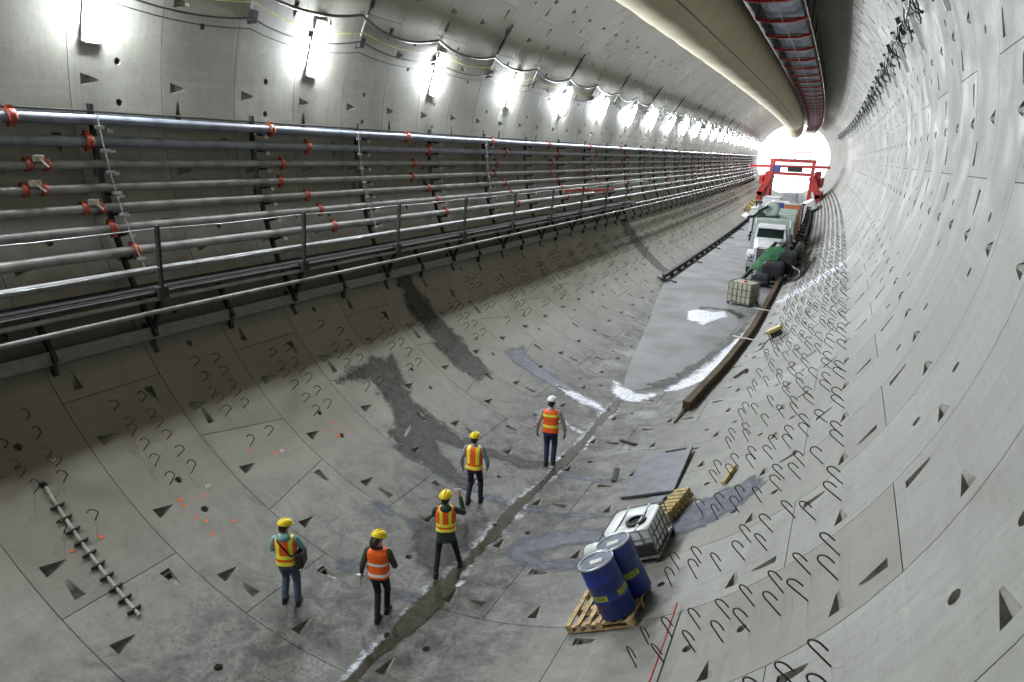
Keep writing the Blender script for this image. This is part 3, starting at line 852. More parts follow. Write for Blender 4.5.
# ------------------------------------------------------------------ ventilation duct
t = empty('ventilation_duct', OFF(-8, -.39, 5.84), 'huge tan fabric ventilation duct hung along the crown', 'duct'); inv = t.matrix_world.inverted()
vs = []; fs = []; nd = 48; sd = []
s = -8.
while s < 160: sd.append(s); s += 1.0 if s < 80 else 3
for i, s in enumerate(sd):
    for k in range(nd):
        a = 2*PI*k/nd; rr = 1.45+.012*math.sin(s*2.1+a*3)+.008*math.sin(s*5.3+a*5)
        vs.append(inv @ OFF(s, -.39+rr*math.cos(a), 5.84+rr*math.sin(a)))
for i in range(len(sd)-1):
    for k in range(nd): fs.append((i*nd+k, i*nd+(k+1) % nd, (i+1)*nd+(k+1) % nd, (i+1)*nd+k))
mb = MB(); mb.add(vs, fs, 0, True); mb.build('fabric_tube', M_DUCT, t)
mb = MB(); mb.tube([inv @ OFF(s, -.39+1.46*math.cos(-.9), 5.84+1.46*math.sin(-.9)) for s in sd], .015, 5); mb.build('seam', M_TIMB, t)
mb = MB(); mb.tube([inv @ OFF(s, -.39, 5.84+1.47) for s in sd], .02, 5); mb.build('suspension_wire', M_STEELD, t)

# ------------------------------------------------------------------ conveyor under the crown
CX0, CX1, CZ = 1.75, 3.55, 5.62
t = empty('belt_conveyor', OFF(-8, 2.65, CZ), 'overhead belt conveyor with red cross frames under the crown', 'conveyor'); inv = t.matrix_world.inverted()
sc_ = [-8+4.0*i for i in range(43)]
mb = MB(); vs = []; fs = []
for s in sc_:
    for x, z in ((CX0+.12,.42),(CX0+.5,.20),(CX1-.5,.20),(CX1-.12,.42)): vs.append(inv @ OFF(s, x, CZ+z))
    for x, z in ((CX0+.12,.44),(CX0+.5,.22),(CX1-.5,.22),(CX1-.12,.44)): vs.append(inv @ OFF(s, x, CZ+z))
for i in range(len(sc_)-1):
    for a in range(3): fs.append((8*i+a, 8*i+a+1, 8*i+9+a, 8*i+8+a)); fs.append((8*i+4+a, 8*i+12+a, 8*i+13+a, 8*i+5+a))
mb.add(vs, fs); mb.build('belt', M_BELT, t)
for x in (CX0, CX1):
    mb = MB()
    for a, b in zip(sc_, sc_[1:]): mb.bar(inv @ OFF(a, x, CZ+.18), inv @ OFF(b, x, CZ+.18), .09, .22)
    mb.build('side_rail', M_STEELD, t)
mb = MB(); mb.tube([inv @ OFF(s, CX1+.16, CZ-.05) for s in sc_], .03, 6); mb.build('guard_pipe', M_STEELG, t)
mb = MB(); mb.tube([inv @ OFF(s, 2.72, CZ-.10) for s in sc_], .018, 6); mb.build('pull_cord', M_CLAMP, t)
for i in range(5, 43):
    s = -8.6+4.0*i
    mb = MB(); w_ = .26
    q = [(CX0-.12,.32),(CX0-.05,.02),(CX0+.45,-.08),(CX1-.45,-.08),(CX1+.05,.02),(CX1+.1,.32)]
    for a, b in zip(q, q[1:]): mb.bar(inv @ OFF(s, a[0], CZ+a[1]), inv @ OFF(s, b[0], CZ+b[1]), w_, .11)
    mb.build('cross_frame', M_RED, t)
    if i < 30:
        mb = MB(); mb.tube([inv @ OFF(s+.5, CX0+.2, CZ+.10), inv @ OFF(s+.5, CX1-.2, CZ+.10)], .06, 8); mb.build('roller', M_STEELG, t)
        for x in (CX0, CX1):
            mb = MB(); zt = math.sqrt(7.88**2-x*x); mb.bar(inv @ OFF(s, x, CZ+.2), inv @ OFF(s, x, zt), .05, .05); mb.build('hanger_rod', M_STEELD, t)

# ------------------------------------------------------------------ cable hangers on the right wall
rr = random.Random(11)
for i in range(0, 44):
    s = 16.6+2.6*i
    if s > 140: break
    longbar = i % 2 == 0
    lab = '%s on the right wall, %s from the near end' % ('pale hanger bar with looped cable' if longbar else 'short black cable hook', ORD[i]) if i < 30 else 'tiny distant cable hanger on the right wall'
    t = empty('cable_hanger', P(s, 119), lab, 'hanger', 'cable hangers on the right wall'); inv = t.matrix_world.inverted()
    if longbar:
        mb = MB(); mb.box(-.75,.56,-.03,.03,0,.10, M=inv @ FR(s, 118.6)); mb.build('bar', M_CLAMP, t)
        mb = MB(); mb.box(.54,.62,-.04,.04,0,.12, M=inv @ FR(s, 119)); mb.build('end_hook', M_CABLE, t)
    else:
        mb = MB(); mb.box(-.15,.40,-.035,.035,0,.12, M=inv @ FR(s, 120.5)); mb.build('block', M_CABLE, t)
    pts = []
    for j in range(13):
        u = j/12; pts.append(inv @ P(s-.15+.9*u, 121.5-3.8*math.sin(u*PI)*rr.uniform(.85,1.1)-1*u, 7.78-.08*math.sin(u*9)))
    mb = MB(); mb.tube(pts, .020, 6); mb.build('loose_loop', M_CABLE, t)
    if i < 16:
        pts = [inv @ P(s+.1+.7*j/8+rr.uniform(-.05,.05), 120.5-(3+rr.random()*2)*math.sin(j/8*PI)-rr.uniform(0,1), 7.8-.06*rr.random()) for j in range(9)]
        mb = MB(); mb.tube(pts, .018, 5); mb.build('loose_loop', M_CABLE, t)
mb = MB(); mb.tube([P(16+1.3*i, 120.6+.8*math.sin(i*2.4), 7.8) for i in range(100)], .03, 5)
tag(mb.build('cable', M_CABLE), 'black cable carried by the hangers on the right wall', 'cable')

# ------------------------------------------------------------------ small things on the lining
t = empty('clipped_hose', P(5.5, -43.5), 'grey hose clipped down the near left segments from a grout hole', 'hose'); inv = t.matrix_world.inverted()
mb = MB(); q = [inv @ P(5.53-.19*j/12, -43.8+20.8*j/12, R-.04) for j in range(13)]; mb.tube(q, .028, 8); mb.build('hose', simple('hose_grey', (.33,.32,.28), .6), t)
for j in range(10):
    u = .14+.09*j
    mb = MB(); mb.box(-.014,.014,-.11,.11,0,.075, M=inv @ FR(5.53-.19*u, -43.8+20.8*u)); mb.build('clip', M_HOOK, t)
mb = MB(); mb.tube([P(6.85, 37.9, R-.10), P(7.73, 37.65, R-.09), P(8.62, 37.4, R-.10)], .014, 6)
tag(mb.build('marker_rod', M_REDROD), 'thin red rod leaning through the hooks right of the drums', 'rod')
marks = [(7.28,-34.4),(7.25,-33.5),(7.73,-33.1),(7.37,-29.7),(7.28,-30.8),(7.79,-27.6),(7.28,-27.5),(11.24,-33.7),(11.64,-34.5),(11.45,-31.8),(11.76,-31.4),(9.23,-36.4),(9.87,-34.0),(9.67,-34.3),(5.76,-34.8),(5.27,-34.9)]
for i, (s, th) in enumerate(marks):
    mb = MB(); rr2 = .035+.02*rr.random()
    pts = [P(s+rr2*rr.uniform(.6,1.2)*math.cos(2*PI*j/9), th+rr2*rr.uniform(.6,1.2)*math.sin(2*PI*j/9)/A2M, R-.005) for j in range(9)]
    mb.add(pts+[p+(P(s,th)-p)*0 for p in []], [tuple(range(9))]); 
    c_ = P(s, th, R-.012); 
    o = mb.build('spray_mark', M_SPRAY)
    reg = 'between the person with the bag and the clipped hose' if s < 8 else 'on the left segments above the photographing person' if s > 11 else 'upper left, above the person with the bag'
    tag(o, 'small orange spray dot on concrete '+reg, 'paint mark', 'orange spray dots '+reg)
for (s, th), lab in zip(((5.89,-47.0),(7.9,-34.2),(9.87,-34.0)), ('white ring survey target near the clipped hose','white ring survey target beside a grout hole and orange dots','tiny white survey target on the left segments, farthest of three')):
    mb = MB(); mb.lathe([(.045,0),(.045,.012),(.03,.012),(.03,0)], 14, M=FR(s, th)); tag(mb.build('survey_target', M_CLAMP), lab, 'survey target')
# rubber mat
M = FR(14.7, 22.6, R-.10) @ Matrix.Rotation(RAD(2), 4, 'Z')
mb = MB(); mb.box(-.64,.64,-1.28,1.28,-.03,.03, bev=.01)
t = empty('rubber_mat', M, 'dark grey rectangular rubber sheet lying right of the channel', 'mat')
mb.build('sheet', M_SLATE, t)
mb = MB(); mb.bar((-.05,1.12,.04), (.5,1.15,.04), .05, .03); mb.build('lifting_strap', M_BLACK, t)
# timber pallet stack behind the tank, and a board
def pallet(name, M, label, wx, wy, mat, nb=7):
    t = empty(name, M, label, 'pallet')
    for i in range(nb):
        mb = MB(); x = -wx/2+.045+(wx-.09)*i/(nb-1); mb.box(x-.045, x+.045, -wy/2, wy/2, .115, .14, bev=.004); mb.build('deck_board', mat, t)
    for y in (-wy/2+.05, 0, wy/2-.05):
        mb = MB(); mb.box(-wx/2, wx/2, y-.05, y+.05, .09, .113); mb.build('stringer_board', mat, t)
        for x in (-wx/2+.06, 0, wx/2-.06):
            mb = MB(); mb.box(x-.06, x+.06, y-.05, y+.05, .02, .088, bev=.005); mb.build('block', mat, t)
        mb = MB(); mb.box(-wx/2, wx/2, y-.05, y+.05, -.0, .018); mb.build('bottom_board', mat, t)
    return t
pallet('wooden_pallet', FR(8.86, 27.9, R-.04), 'pale wooden pallet carrying the two blue drums', 1.2, 1.0, M_WOOD)
t = empty('timber_bundle', FR(12.45, 29.6, R-.02) @ Matrix.Rotation(RAD(-14), 4, 'Z'), 'yellow timber offcuts stacked behind the cut plastic tank', 'timber')
for j in range(7):
    for l_ in range(2):
        mb = MB(); x = .02*rr.uniform(-1,1); mb.box(-.16+x, .20+x, -.55+.16*j, -.43+.16*j, .02+.11*l_, .115+.11*l_, bev=.006); mb.build('timber_piece', M_WOODG, t)
mb = MB(); mb.box(-.38,.0,-.45,.45,.0,.12, bev=.02); tag(mb.build('folded_sheet', M_SLATE, None, FR(12.6, 26.7, R-.02) @ Matrix.Rotation(RAD(-12), 4, 'Z')), 'folded blue grey sheet beside the yellow timber offcuts', 'sheet')
mb = MB(); mb.box(-.05,.05,-.36,.36,.0,.06); tag(mb.build('wood_stake', M_WOODG, None, FR(13.45, 37.2, R-.03) @ Matrix.Rotation(RAD(-12), 4, 'Z')), 'short wooden stake lying among the right wall hooks', 'stake')

# ------------------------------------------------------------------ drums
def drum(s, th, label, texts):
    t = empty('steel_drum', FR(s, th, R-.185), label, 'drum', 'blue drums on the pallet')
    r_ = .29; h = .88
    mb = MB()
    prof = [(r_-.012,0),(r_,.01),(r_,.28),(r_+.009,.29),(r_+.009,.305),(r_,.315),(r_,.57),(r_+.009,.58),(r_+.009,.595),(r_,.605),(r_,h-.02)]
    mb.lathe([(0,.01)]+prof, 40); mb.build('barrel', M_BLUE, t)
    mb = MB(); mb.lathe([(r_,h-.03),(r_+.012,h-.02),(r_+.014,h),(r_+.004,h+.01),(r_-.012,h+.004),(r_-.014,h-.012)], 40); mb.build('rim', M_RIM, t)
    mb = MB(); mb.lathe([(0,h-.014),(r_-.012,h-.014)], 40); mb.build('lid', M_LID, t)
    mb = MB(); mb.box(-.10,.10,-.06,.06,h-.013,h-.009, M=Matrix.Rotation(RAD(12), 4, 'Z')); mb.build('paper_label', M_PAPER, t)
    mb = MB(); mb.lathe([(0,h+.004),(.03,h+.004),(.033,h-.013)], 14, M=Matrix.Translation((.0,-.19,0))); mb.build('bung', M_LID, t)
    def wrap(a0, w, z0, z1, text):
        vs = []; fs = []; n_ = 10
        for j in range(n_+1):
            a = a0+(j/n_-.5)*w/r_; 
            for z in (z0, z1): vs.append(((r_+.003)*math.cos(a), (r_+.003)*math.sin(a), z))
        for j in range(n_): fs.append((2*j, 2*j+2, 2*j+3, 2*j+1))
        m2 = MB(); m2.add(vs, fs, 0, True); lb = m2.build('label', M_YEL, t)
        cu = bpy.data.curves.new('lettering', 'FONT'); cu.body = text; cu.size = (z1-z0)*.95; cu.align_x = 'CENTER'; cu.align_y = 'CENTER'; cu.offset = .0022
        to = bpy.data.objects.new('tmp', cu); link(to)
        dg = bpy.context.evaluated_depsgraph_get(); me = bpy.data.meshes.new_from_object(to.evaluated_get(dg)); bpy.data.objects.remove(to)
        xs = [v.co.x for v in me.vertices]; sc = (w*.88)/(max(xs)-min(xs))
        for v in me.vertices:
            a = a0+v.co.x*sc/r_; v.co = Vector(((r_+.0055)*math.cos(a), (r_+.0055)*math.sin(a), (z0+z1)/2+v.co.y))
        me.name = 'lettering'; me.materials.clear(); me.materials.append(M_GREEN)
        lo = bpy.data.objects.new('lettering', me); link(lo); lo.parent = lb
    for a in texts: wrap(RAD(a), .27, .335, .425, 'CONDAT')
    return t
drum(8.62, 30.1, 'nearer blue steel drum with yellow label on the pallet', (-101, -12, 170))
drum(9.16, 31.0, 'farther blue steel drum behind the nearer one on the pallet', (-48, 40, 200))

M_CAGE = simple('grimy_cage', (.16,.16,.14), .5, .4)
# ------------------------------------------------------------------ plastic tanks in cages
def ibc(M, label, w, d, h, cutopen, mat):
    br = .0105 if cutopen else .017; M_CG = M_CAGE
    t = empty('plastic_tank', M, label, 'tank')
    # pallet base
    mb = MB(); mb.box(-w/2, w/2, -d/2, d/2, .10, .13); mb.build('base_plate', M_STEELG, t)
    for x in (-w/2+.06, 0, w/2-.06):
        for y in (-d/2+.06, d/2-.06):
            mb = MB(); mb.box(x-.06, x+.06, y-.06, y+.06, 0, .10, bev=.01); mb.build('foot', M_BLACK, t)
    z0 = .14
    if cutopen:
        # open topped bottle, dished and cut, with a wall thickness
        vs = []; fs = []; n = 40
        def sq(a, q=.35):
            ca, sa = math.cos(a), math.sin(a)
            return math.copysign(abs(ca)**q, ca), math.copysign(abs(sa)**q, sa)
        prof = [(0.0,.0,z0),(.44,.42,z0),(.488,.478,z0+.05),(.49,.48,h*.45),(.492,.482,h-.06),(.47,.46,h-.01),(.40,.38,h),(.18,.18,h-.03),(.17,.17,h-.10),(0,0,h-.12)]
        for fx, fy, z in prof:
            for k in range(n):
                cx_, cy_ = sq(2*PI*k/n, .35 if fx > .3 else .9)
                ox = 0 if fx > .3 else .12; oy = 0 if fx > .3 else -.10
                vs.append((cx_*fx*w+ox*w, cy_*fy*d+oy*d, z))
        for i in range(len(prof)-1):
            for k in range(n): fs.append((i*n+k, i*n+(k+1) % n, (i+1)*n+(k+1) % n, (i+1)*n+k))
        mb = MB(); mb.add(vs, fs, 0, True); mb.build('bottle', mat, t)
        mb = MB(); mb.lathe([(.15,h-.03),(.19,h-.03),(.20,h+.01),(.185,h+.025),(.15,h+.02)], 24, M=Matrix.Translation((.12*w,-.10*d,0))); mb.build('manhole_ring', M_BLACK, t)
        mb = MB(); mb.box(-w*.08, w*.46, -d/2-.012, -d/2+.05, .17, .38, bev=.012); q = mb.build('dark_opening', M_BLACK, t); q['label'] = 'dark discharge recess in the bottle front'
    else:
        mb = MB(); mb.box(-w/2+.02, w/2-.02, -d/2+.02, d/2-.02, z0, h-.03, bev=.06); mb.build('bottle', mat, t)
        mb = MB(); mb.lathe([(0,h+.03),(.10,h+.03),(.11,h-.03)], 20); mb.build('cap', M_RED, t)
    # cage
    hz = [z0, z0+(h-z0)*.33, z0+(h-z0)*.66, h-.005]
    for z in hz:
        mb = MB()
        q = [(-w/2,-d/2,z),(w/2,-d/2,z),(w/2,d/2,z),(-w/2,d/2,z),(-w/2,-d/2,z)]
        for a, b in zip(q, q[1:]): mb.tube([a, b], br, 6)
        mb.build('cage_hoop', M_CG, t)
    for i in range(6):
        x = -w/2+w*i/5
        for y in (-d/2, d/2):
            mb = MB(); mb.tube([(x,y,z0-.03),(x,y,h)], br, 6); mb.build('cage_bar', M_CG, t)
    for i in range(1, 6):
        y = -d/2+d*i/6
        for x in (-w/2, w/2):
            mb = MB(); mb.tube([(x,y,z0-.03),(x,y,h)], br, 6); mb.build('cage_bar', M_CG, t)
    for x in (-w*.22, w*.22):
        mb = MB(); mb.bar((x,-d/2,h+.004), (x,d/2,h+.004), .03, .012); mb.build('top_bar', M_STEELG, t)
    return t
ibc(FR(10.86, 27.95, R-.02) , 'white plastic tank cut down low in its wire cage behind the drums', .99, 1.08, .66, True, M_HDPE)
def Y(p, rz=0): return Matrix.Translation(p) @ Matrix.Rotation(rz, 4, 'Z')
ibc(Y(OFF(36.6, 2.1, -7.34)+Vector((0,0,.02)), RAD(-18)), 'caged yellowish plastic tank standing alone on the flat road', 1.25, 1.1, 1.22, False, M_HDPEY)
# white jug and round bin between drums and tank
t = empty('white_jug', FR(9.98, 24.2, R-.18), 'white plastic jug tipped between the blue drums and the tank', 'jug')
Mj = Matrix.Translation((.0,.02,.38)) @ Matrix.Rotation(RAD(70), 4, 'Y') @ Matrix.Rotation(RAD(20), 4, 'X')
mb = MB(); mb.lathe([(0,-.22),(.12,-.22),(.14,-.18),(.14,.06),(.10,.14),(.04,.19),(.035,.23),(0,.23)], 20, M=Mj); mb.build('body', M_HDPE, t)
mb = MB(); mb.lathe([(.04,.22),(.045,.27),(0,.27)], 16, M=Mj); mb.build('cap', M_BLACK, t)
mb = MB(); mb.box(-.16,.16,-.16,.16,0,.38, bev=.02); tag(mb.build('wooden_crate', M_WOODG, None, FR(9.98, 24.2, R-.01)), 'small crate holding up the white jug', 'crate')
# yellow pump
t = empty('water_pump', FR(26.6, 35.9, R-.02) @ Matrix.Scale(.72, 4), 'small pump with yellow top cover beside the distant hooks', 'pump')
mb = MB(); mb.box(-.42,.42,-.30,.30,.42,.62, bev=.05); mb.build('cover', M_YPAINT, t)
mb = MB(); mb.box(-.26,.26,-.2,.2,.12,.42, bev=.03); mb.build('engine', M_STEELD, t)
for x in (-.36,.36):
    for y in (-.25,.25):
        mb = MB(); mb.bar((x,y,0),(x,y,.44),.04,.04); mb.build('frame_leg', M_STEELD, t)
mb = MB(); mb.tube([(-.4,-.1,.2),(-.7,-.3,.12),(-.9,-.9,.04),(-1.2,-1.1,.05),(-1.9,-.7,.06),(-2.1,.1,.06),(-1.5,.5,.06)], .035, 8); mb.build('hose', M_CABLE, t)
# loose slats
for i, (a, b, l) in enumerate((((14.4,14.6),(15.2,13.4),'dark board lying in front of the rubber sheet'), ((17.2,9.5),(16.9,13.5),'thin dark board right of the channel beside the walker'), ((22.5,27.5),(23.2,30.0),'short grey slat near the end of the brown timber'))):
    mb = MB(); mb.bar(P(*a, R-.03), P(*b, R-.03), .12, .03); tag(mb.build('board', M_STEELD), l, 'board')
# ------------------------------------------------------------------ people
def remesh(mb, name, mats, vox, parent, matfun=None, smooth=4):
    me = mb.mesh('tmp', mats); o = bpy.data.objects.new('tmp', me); link(o)
    m = o.modifiers.new('r', 'REMESH'); m.mode = 'VOXEL'; m.voxel_size = vox; m.use_smooth_shade = True
    m2 = o.modifiers.new('s', 'SMOOTH'); m2.iterations = smooth; m2.factor = .5
    dg = bpy.context.evaluated_depsgraph_get(); nm = bpy.data.meshes.new_from_object(o.evaluated_get(dg))
    bpy.data.objects.remove(o); nm.name = name
    nm.materials.clear()
    for m in (mats if isinstance(mats, (list, tuple)) else [mats]): nm.materials.append(m)
    idx = [0]*len(nm.polygons)
    if matfun: idx = [matfun(p.center) for p in nm.polygons]
    nm.polygons.foreach_set('material_index', idx); nm.polygons.foreach_set('use_smooth', [True]*len(nm.polygons)); nm.update()
    q = bpy.data.objects.new(name, nm); link(q); q.parent = parent
    return q
M_SKIN = simple('skin', (.50,.30,.21), .55, var=.05)
M_HAIR = simple('dark_hair', (.018,.013,.010), .5, scale=30)
M_ORG = simple('vest_orange', (.95,.13,.01), .6, var=.06)
M_LIME = simple('vest_yellow_tape', (.95,.92,.08), .45, var=.05)
M_SILV = simple('vest_white_tape', (.85,.86,.82), .4, var=.05)
M_HELY = simple('yellow_helmet', (.80,.60,.01), .35, var=.05)
M_HELW = simple('white_helmet', (.75,.76,.76), .35, var=.05)
M_SHOE = simple('dark_boots', (.015,.014,.013), .6)
M_EYE = simple('eye_dark', (.02,.02,.02), .3)
def hand(mb, wr, d, side, curl=.35, palm_n=None):
    """palm and five fingers; d = pointing direction, palm_n = palm normal"""
    wr = Vector(wr); d = Vector(d).normalized(); n = Vector(palm_n or (-side,0,0)); n = (n-d*n.dot(d)).normalized(); x = d.cross(n)
    c = wr+d*.05
    for u in (-.026,-.009,.009,.026):
        mb.cap(wr+d*.012+x*u*.6, wr+d*.085+x*u, .015, .0125)
    for u, L in ((-.033,.062),(-.011,.074),(.011,.069),(.031,.054)):
        a = wr+d*.085+x*u; q = a
        dd = d
        for k_, f in enumerate((.42,.32,.26)):
            dd = (dd+n*curl*(.6+.5*k_)).normalized(); e = q+dd*L*f*1.15
            mb.cap(q, e, .0092-.0008*k_, .0086-.0008*k_); q = e
    s_ = -1 if side > 0 else 1
    a = wr+d*.025+x*.03*s_; b = a+(d*.6+x*.8*s_+n*.3).normalized()*.038; e = b+(d*.85+x*.3*s_+n*.45).normalized()*.032
    mb.cap(a, b, .012, .0105); mb.cap(b, e, .0105, .009)
def person(s, th, head, label, cfg):
    root = P(s, th)
    H = cfg.get('h', 1.75); k = H/1.75
    Mr = Matrix.Translation(root) @ Matrix.Rotation(head, 4, 'Z') @ Matrix.Scale(k, 4)
    Mr.translation = root
    t = empty('person', Mr, label, 'person')
    V_ = Vector
    foot = {}
    for sd in (-1, 1):
        f = V_(cfg['foot'][sd]); wpos = Mr @ V_((f.x, f.y, 0)); foot[sd] = V_((f.x, f.y, (surf_z(wpos.x, wpos.y)-root.z)/k+f.z))
    lean = V_(cfg.get('lean', (0,0,0)))
    hipc = V_((0,0,.94+min(0, (foot[-1].z+foot[1].z)/2)))+V_(cfg.get('hip', (0,0,0)))
    ch = hipc+V_((0,.01,.38))+lean; nk = ch+V_((0,-.005,.16))+lean*.4; hd = nk+V_((0,.025,.155))+V_(cfg.get('headoff', (0,0,0)))
    hips = {sd: hipc+V_((.088*sd,0,-.02)) for sd in (-1,1)}
    ank = {sd: foot[sd]+V_((0,0,.09)) for sd in (-1,1)}
    knee = {}
    for sd in (-1,1):
        mid = (hips[sd]+ank[sd])/2; L = (hips[sd]-ank[sd]).length; bend = math.sqrt(max(0, .435**2-(L/2)**2))
        knee[sd] = mid+V_((.005*sd, bend+.005, .0))
    sh = {sd: ch+V_((.185*sd, -.01, .075)) for sd in (-1,1)}
    el = {sd: V_(cfg['elbow'][sd])+ch for sd in (-1,1)}
    wr = {sd: V_(cfg['wrist'][sd])+ch for sd in (-1,1)}
    # one continuous body
    b = MB()
    hz = cfg.get('turn', 0); tl = cfg.get('nod', 0)
    Mh = Matrix.Translation(hd) @ Matrix.Rotation(hz, 4, 'Z') @ Matrix.Rotation(-tl, 4, 'X')
    b.ell((0,0,.01), .076, .096, .112, M=Mh); b.ell((0,.035,-.055), .055, .055, .06, M=Mh)
    b.ell((0,.098,-.012), .013, .020, .022, M=Mh)
    for sd in (-1,1): b.ell((.078*sd,0,-.01), .012, .02, .032, M=Mh)
    b.ell((0,.088,-.052), .024, .012, .008, M=Mh)
    b.cap(nk+V_((0,0,-.06)), hd+V_((0,-.01,-.05)), .056, .052)
    b.loft([(hipc.z-.1,hipc.x,hipc.y,.13,.09),(hipc.z,hipc.x,hipc.y,.15,.10),(hipc.z+.14,(hipc.x*2+ch.x)/3,(hipc.y*2+ch.y)/3,.13,.09),(ch.z-.02,ch.x,ch.y,.155,.10),(ch.z+.09,ch.x,ch.y-.005,.15,.085),(ch.z+.13,nk.x,nk.y,.07,.06)])
    for sd in (-1,1):
        b.cap(sh[sd], el[sd], .05, .04); b.cap(el[sd], wr[sd], .038, .026)
        b.cap(hips[sd], knee[sd], .075, .052); b.cap(knee[sd], ank[sd], .05, .038)
        b.cap(ank[sd], foot[sd]+V_((0,.10,.035)), .036, .03)
        hand(b, wr[sd], cfg.get('hdir', {}).get(sd, wr[sd]-el[sd]), sd, cfg.get('curl', .35), cfg.get('pn', {}).get(sd))
    body = remesh(b, 'body', M_SKIN, .0068, t, smooth=2)
    e_ = MB()
    for sd in (-1,1):
        e_ = MB(); e_.ell((.03*sd,.086,.012), .011, .008, .008, M=Mh); e_.build('eye', M_EYE, body)
    # trousers
    m = MB()
    m.loft([(hipc.z-.12,hipc.x,hipc.y,.165,.115),(hipc.z,hipc.x,hipc.y,.172,.12),(hipc.z+.10,hipc.x,hipc.y,.155,.11)])
    lw = cfg.get('leg', 1)
    for sd in (-1,1):
        m.cap(hips[sd], knee[sd], .092*lw, .068*lw); m.cap(knee[sd], ank[sd]+V_((0,0,.01)), .066*lw, .056*lw)
    remesh(m, 'trousers', cfg['trousers'], .011, t, smooth=3)
    for sd in (-1,1):
        m = MB(); f = foot[sd]
        m.ell((f.x+.006*sd,f.y+.055,f.z+.045), .048,.125,.04); m.ell((f.x,f.y-.02,f.z+.07), .05,.06,.075); m.box(f.x-.042,f.x+.042,f.y-.075,f.y+.17,f.z+.0,f.z+.028)
        remesh(m, 'shoe', M_SHOE, .009, t, smooth=3)
    # jacket / shirt
    j = MB(); jb = hipc.z-cfg.get('coat', .04)
    j.loft([(jb,hipc.x,hipc.y,.185,.135),(hipc.z+.06,hipc.x,hipc.y,.172,.125),(hipc.z+.18,(hipc.x+ch.x)/2,(hipc.y+ch.y)/2,.165,.12),(ch.z,ch.x,ch.y,.185,.125),(ch.z+.09,ch.x,ch.y-.005,.175,.105),(ch.z+.145,nk.x,nk.y,.085,.075),(ch.z+.18,nk.x,nk.y,.07,.07)])
    for sd in (-1,1):
        j.cap(sh[sd], el[sd], .066, .054); j.cap(el[sd], wr[sd].lerp(el[sd], .06), .052, .040)
    if cfg.get('hood'): j.ell((nk.x, nk.y-.07, nk.z-.01), .115, .085, .08)
    remesh(j, 'jacket', cfg['jacket'], .011, t, smooth=3)
    # hi-vis vest
    v = MB(); z0 = hipc.z-.03+cfg.get('vestlow', 0); z1 = ch.z+.135
    v.loft([(z0,hipc.x,hipc.y,.198,.150),(hipc.z+.08,hipc.x,hipc.y,.188,.142),(hipc.z+.20,(hipc.x+ch.x)/2,(hipc.y+ch.y)/2,.184,.138),(ch.z,ch.x,ch.y,.205,.143),(ch.z+.075,ch.x,ch.y-.005,.205,.128),(ch.z+.12,ch.x,ch.y-.005,.165,.105),(z1+.01,nk.x,nk.y,.10,.085)])
    st = cfg['stripes']
    zr = z1-z0
    def mf(c):
        u = (c.z-z0)/zr; x = c.x-(hipc.x+(ch.x-hipc.x)*u)
        for kind, a, w_, im in st:
            if kind == 'h' and abs(u-a) < w_/2 and c.z < z1: return im
            if kind == 'v' and abs(abs(x)-a) < w_/2 and u > .28: return im
            if kind == 'c' and abs(x) < w_/2 and u > .28: return im
        return 0
    remesh(v, 'safety_vest', [M_ORG, M_LIME, M_SILV], .010, t, mf, smooth=2)
    # hair and helmet
    h = MB()
    h.ell((0,-.012,.02), .086, .102, .112, M=Mh)
    if cfg.get('longhair'):
        h.ell((0,-.065,-.07), .10, .06, .12, M=Mh); h.ell((.0,-.06,-.14), .075, .05, .06, M=Mh)
    else: h.ell((0,-.045,-.035), .078, .065, .075, M=Mh)
    # keep the face free
    o = remesh(h, 'hair', M_HAIR, .010, t, smooth=2)
    Mi = Mh.inverted()
    for vv in o.data.vertices:
        q = Mi @ vv.co
        if q.y > .045 and q.z < .055: q.y = .045; vv.co = Mh @ q
    Mc = Mh @ Matrix.Rotation(RAD(4), 4, 'X')
    hm = MB(); prof = [(.135*math.cos(a)*.93, .058+.098*math.sin(a)) for a in [PI/2*i/10 for i in range(10)]]+[(0,.156)]
    hm.lathe(prof[::1], 28, M=Mc @ Matrix.Diagonal((.92,1.12,1,1)))
    hm.lathe([(.115,.048),(.139,.048),(.141,.054),(.118,.066)], 28, M=Mc @ Matrix.Translation((0,.01,0)) @ Matrix.Diagonal((.92,1.14,1,1)))
    hp_ = hm.build('helmet', cfg['helmet'], t)
    rd = MB(); rd.tube([Mc @ Vector((0,.125*math.cos(a),.060+.100*math.sin(a))) for a in [PI*(i+1)/12 for i in range(11)]], .012, 8); rd.build('ridge', cfg['helmet'], hp_)
    return t, dict(hip=hipc, ch=ch, nk=nk, hd=hd, wr=wr, Mh=Mh, foot=foot, M=Mr)

J_TURQ = simple('turquoise_jacket', (.22,.42,.42), .8, var=.15)
J_OLIVE = simple('dark_olive_sleeves', (.045,.055,.04), .8)
J_GREEN = simple('dark_green_coat', (.025,.05,.035), .8)
J_GREY = simple('grey_sleeves', (.28,.30,.36), .8)
J_LGREY = simple('pale_sleeves', (.42,.36,.33), .8)
T_JEAN = simple('grey_blue_jeans', (.09,.115,.17), .85, var=.2, scale=10)
T_BLK = simple('black_trousers', (.012,.012,.013), .8)
T_NAVY = simple('navy_trousers', (.018,.03,.09), .85, var=.2)
T_DNAVY = simple('dark_navy_trousers', (.016,.02,.045), .85)

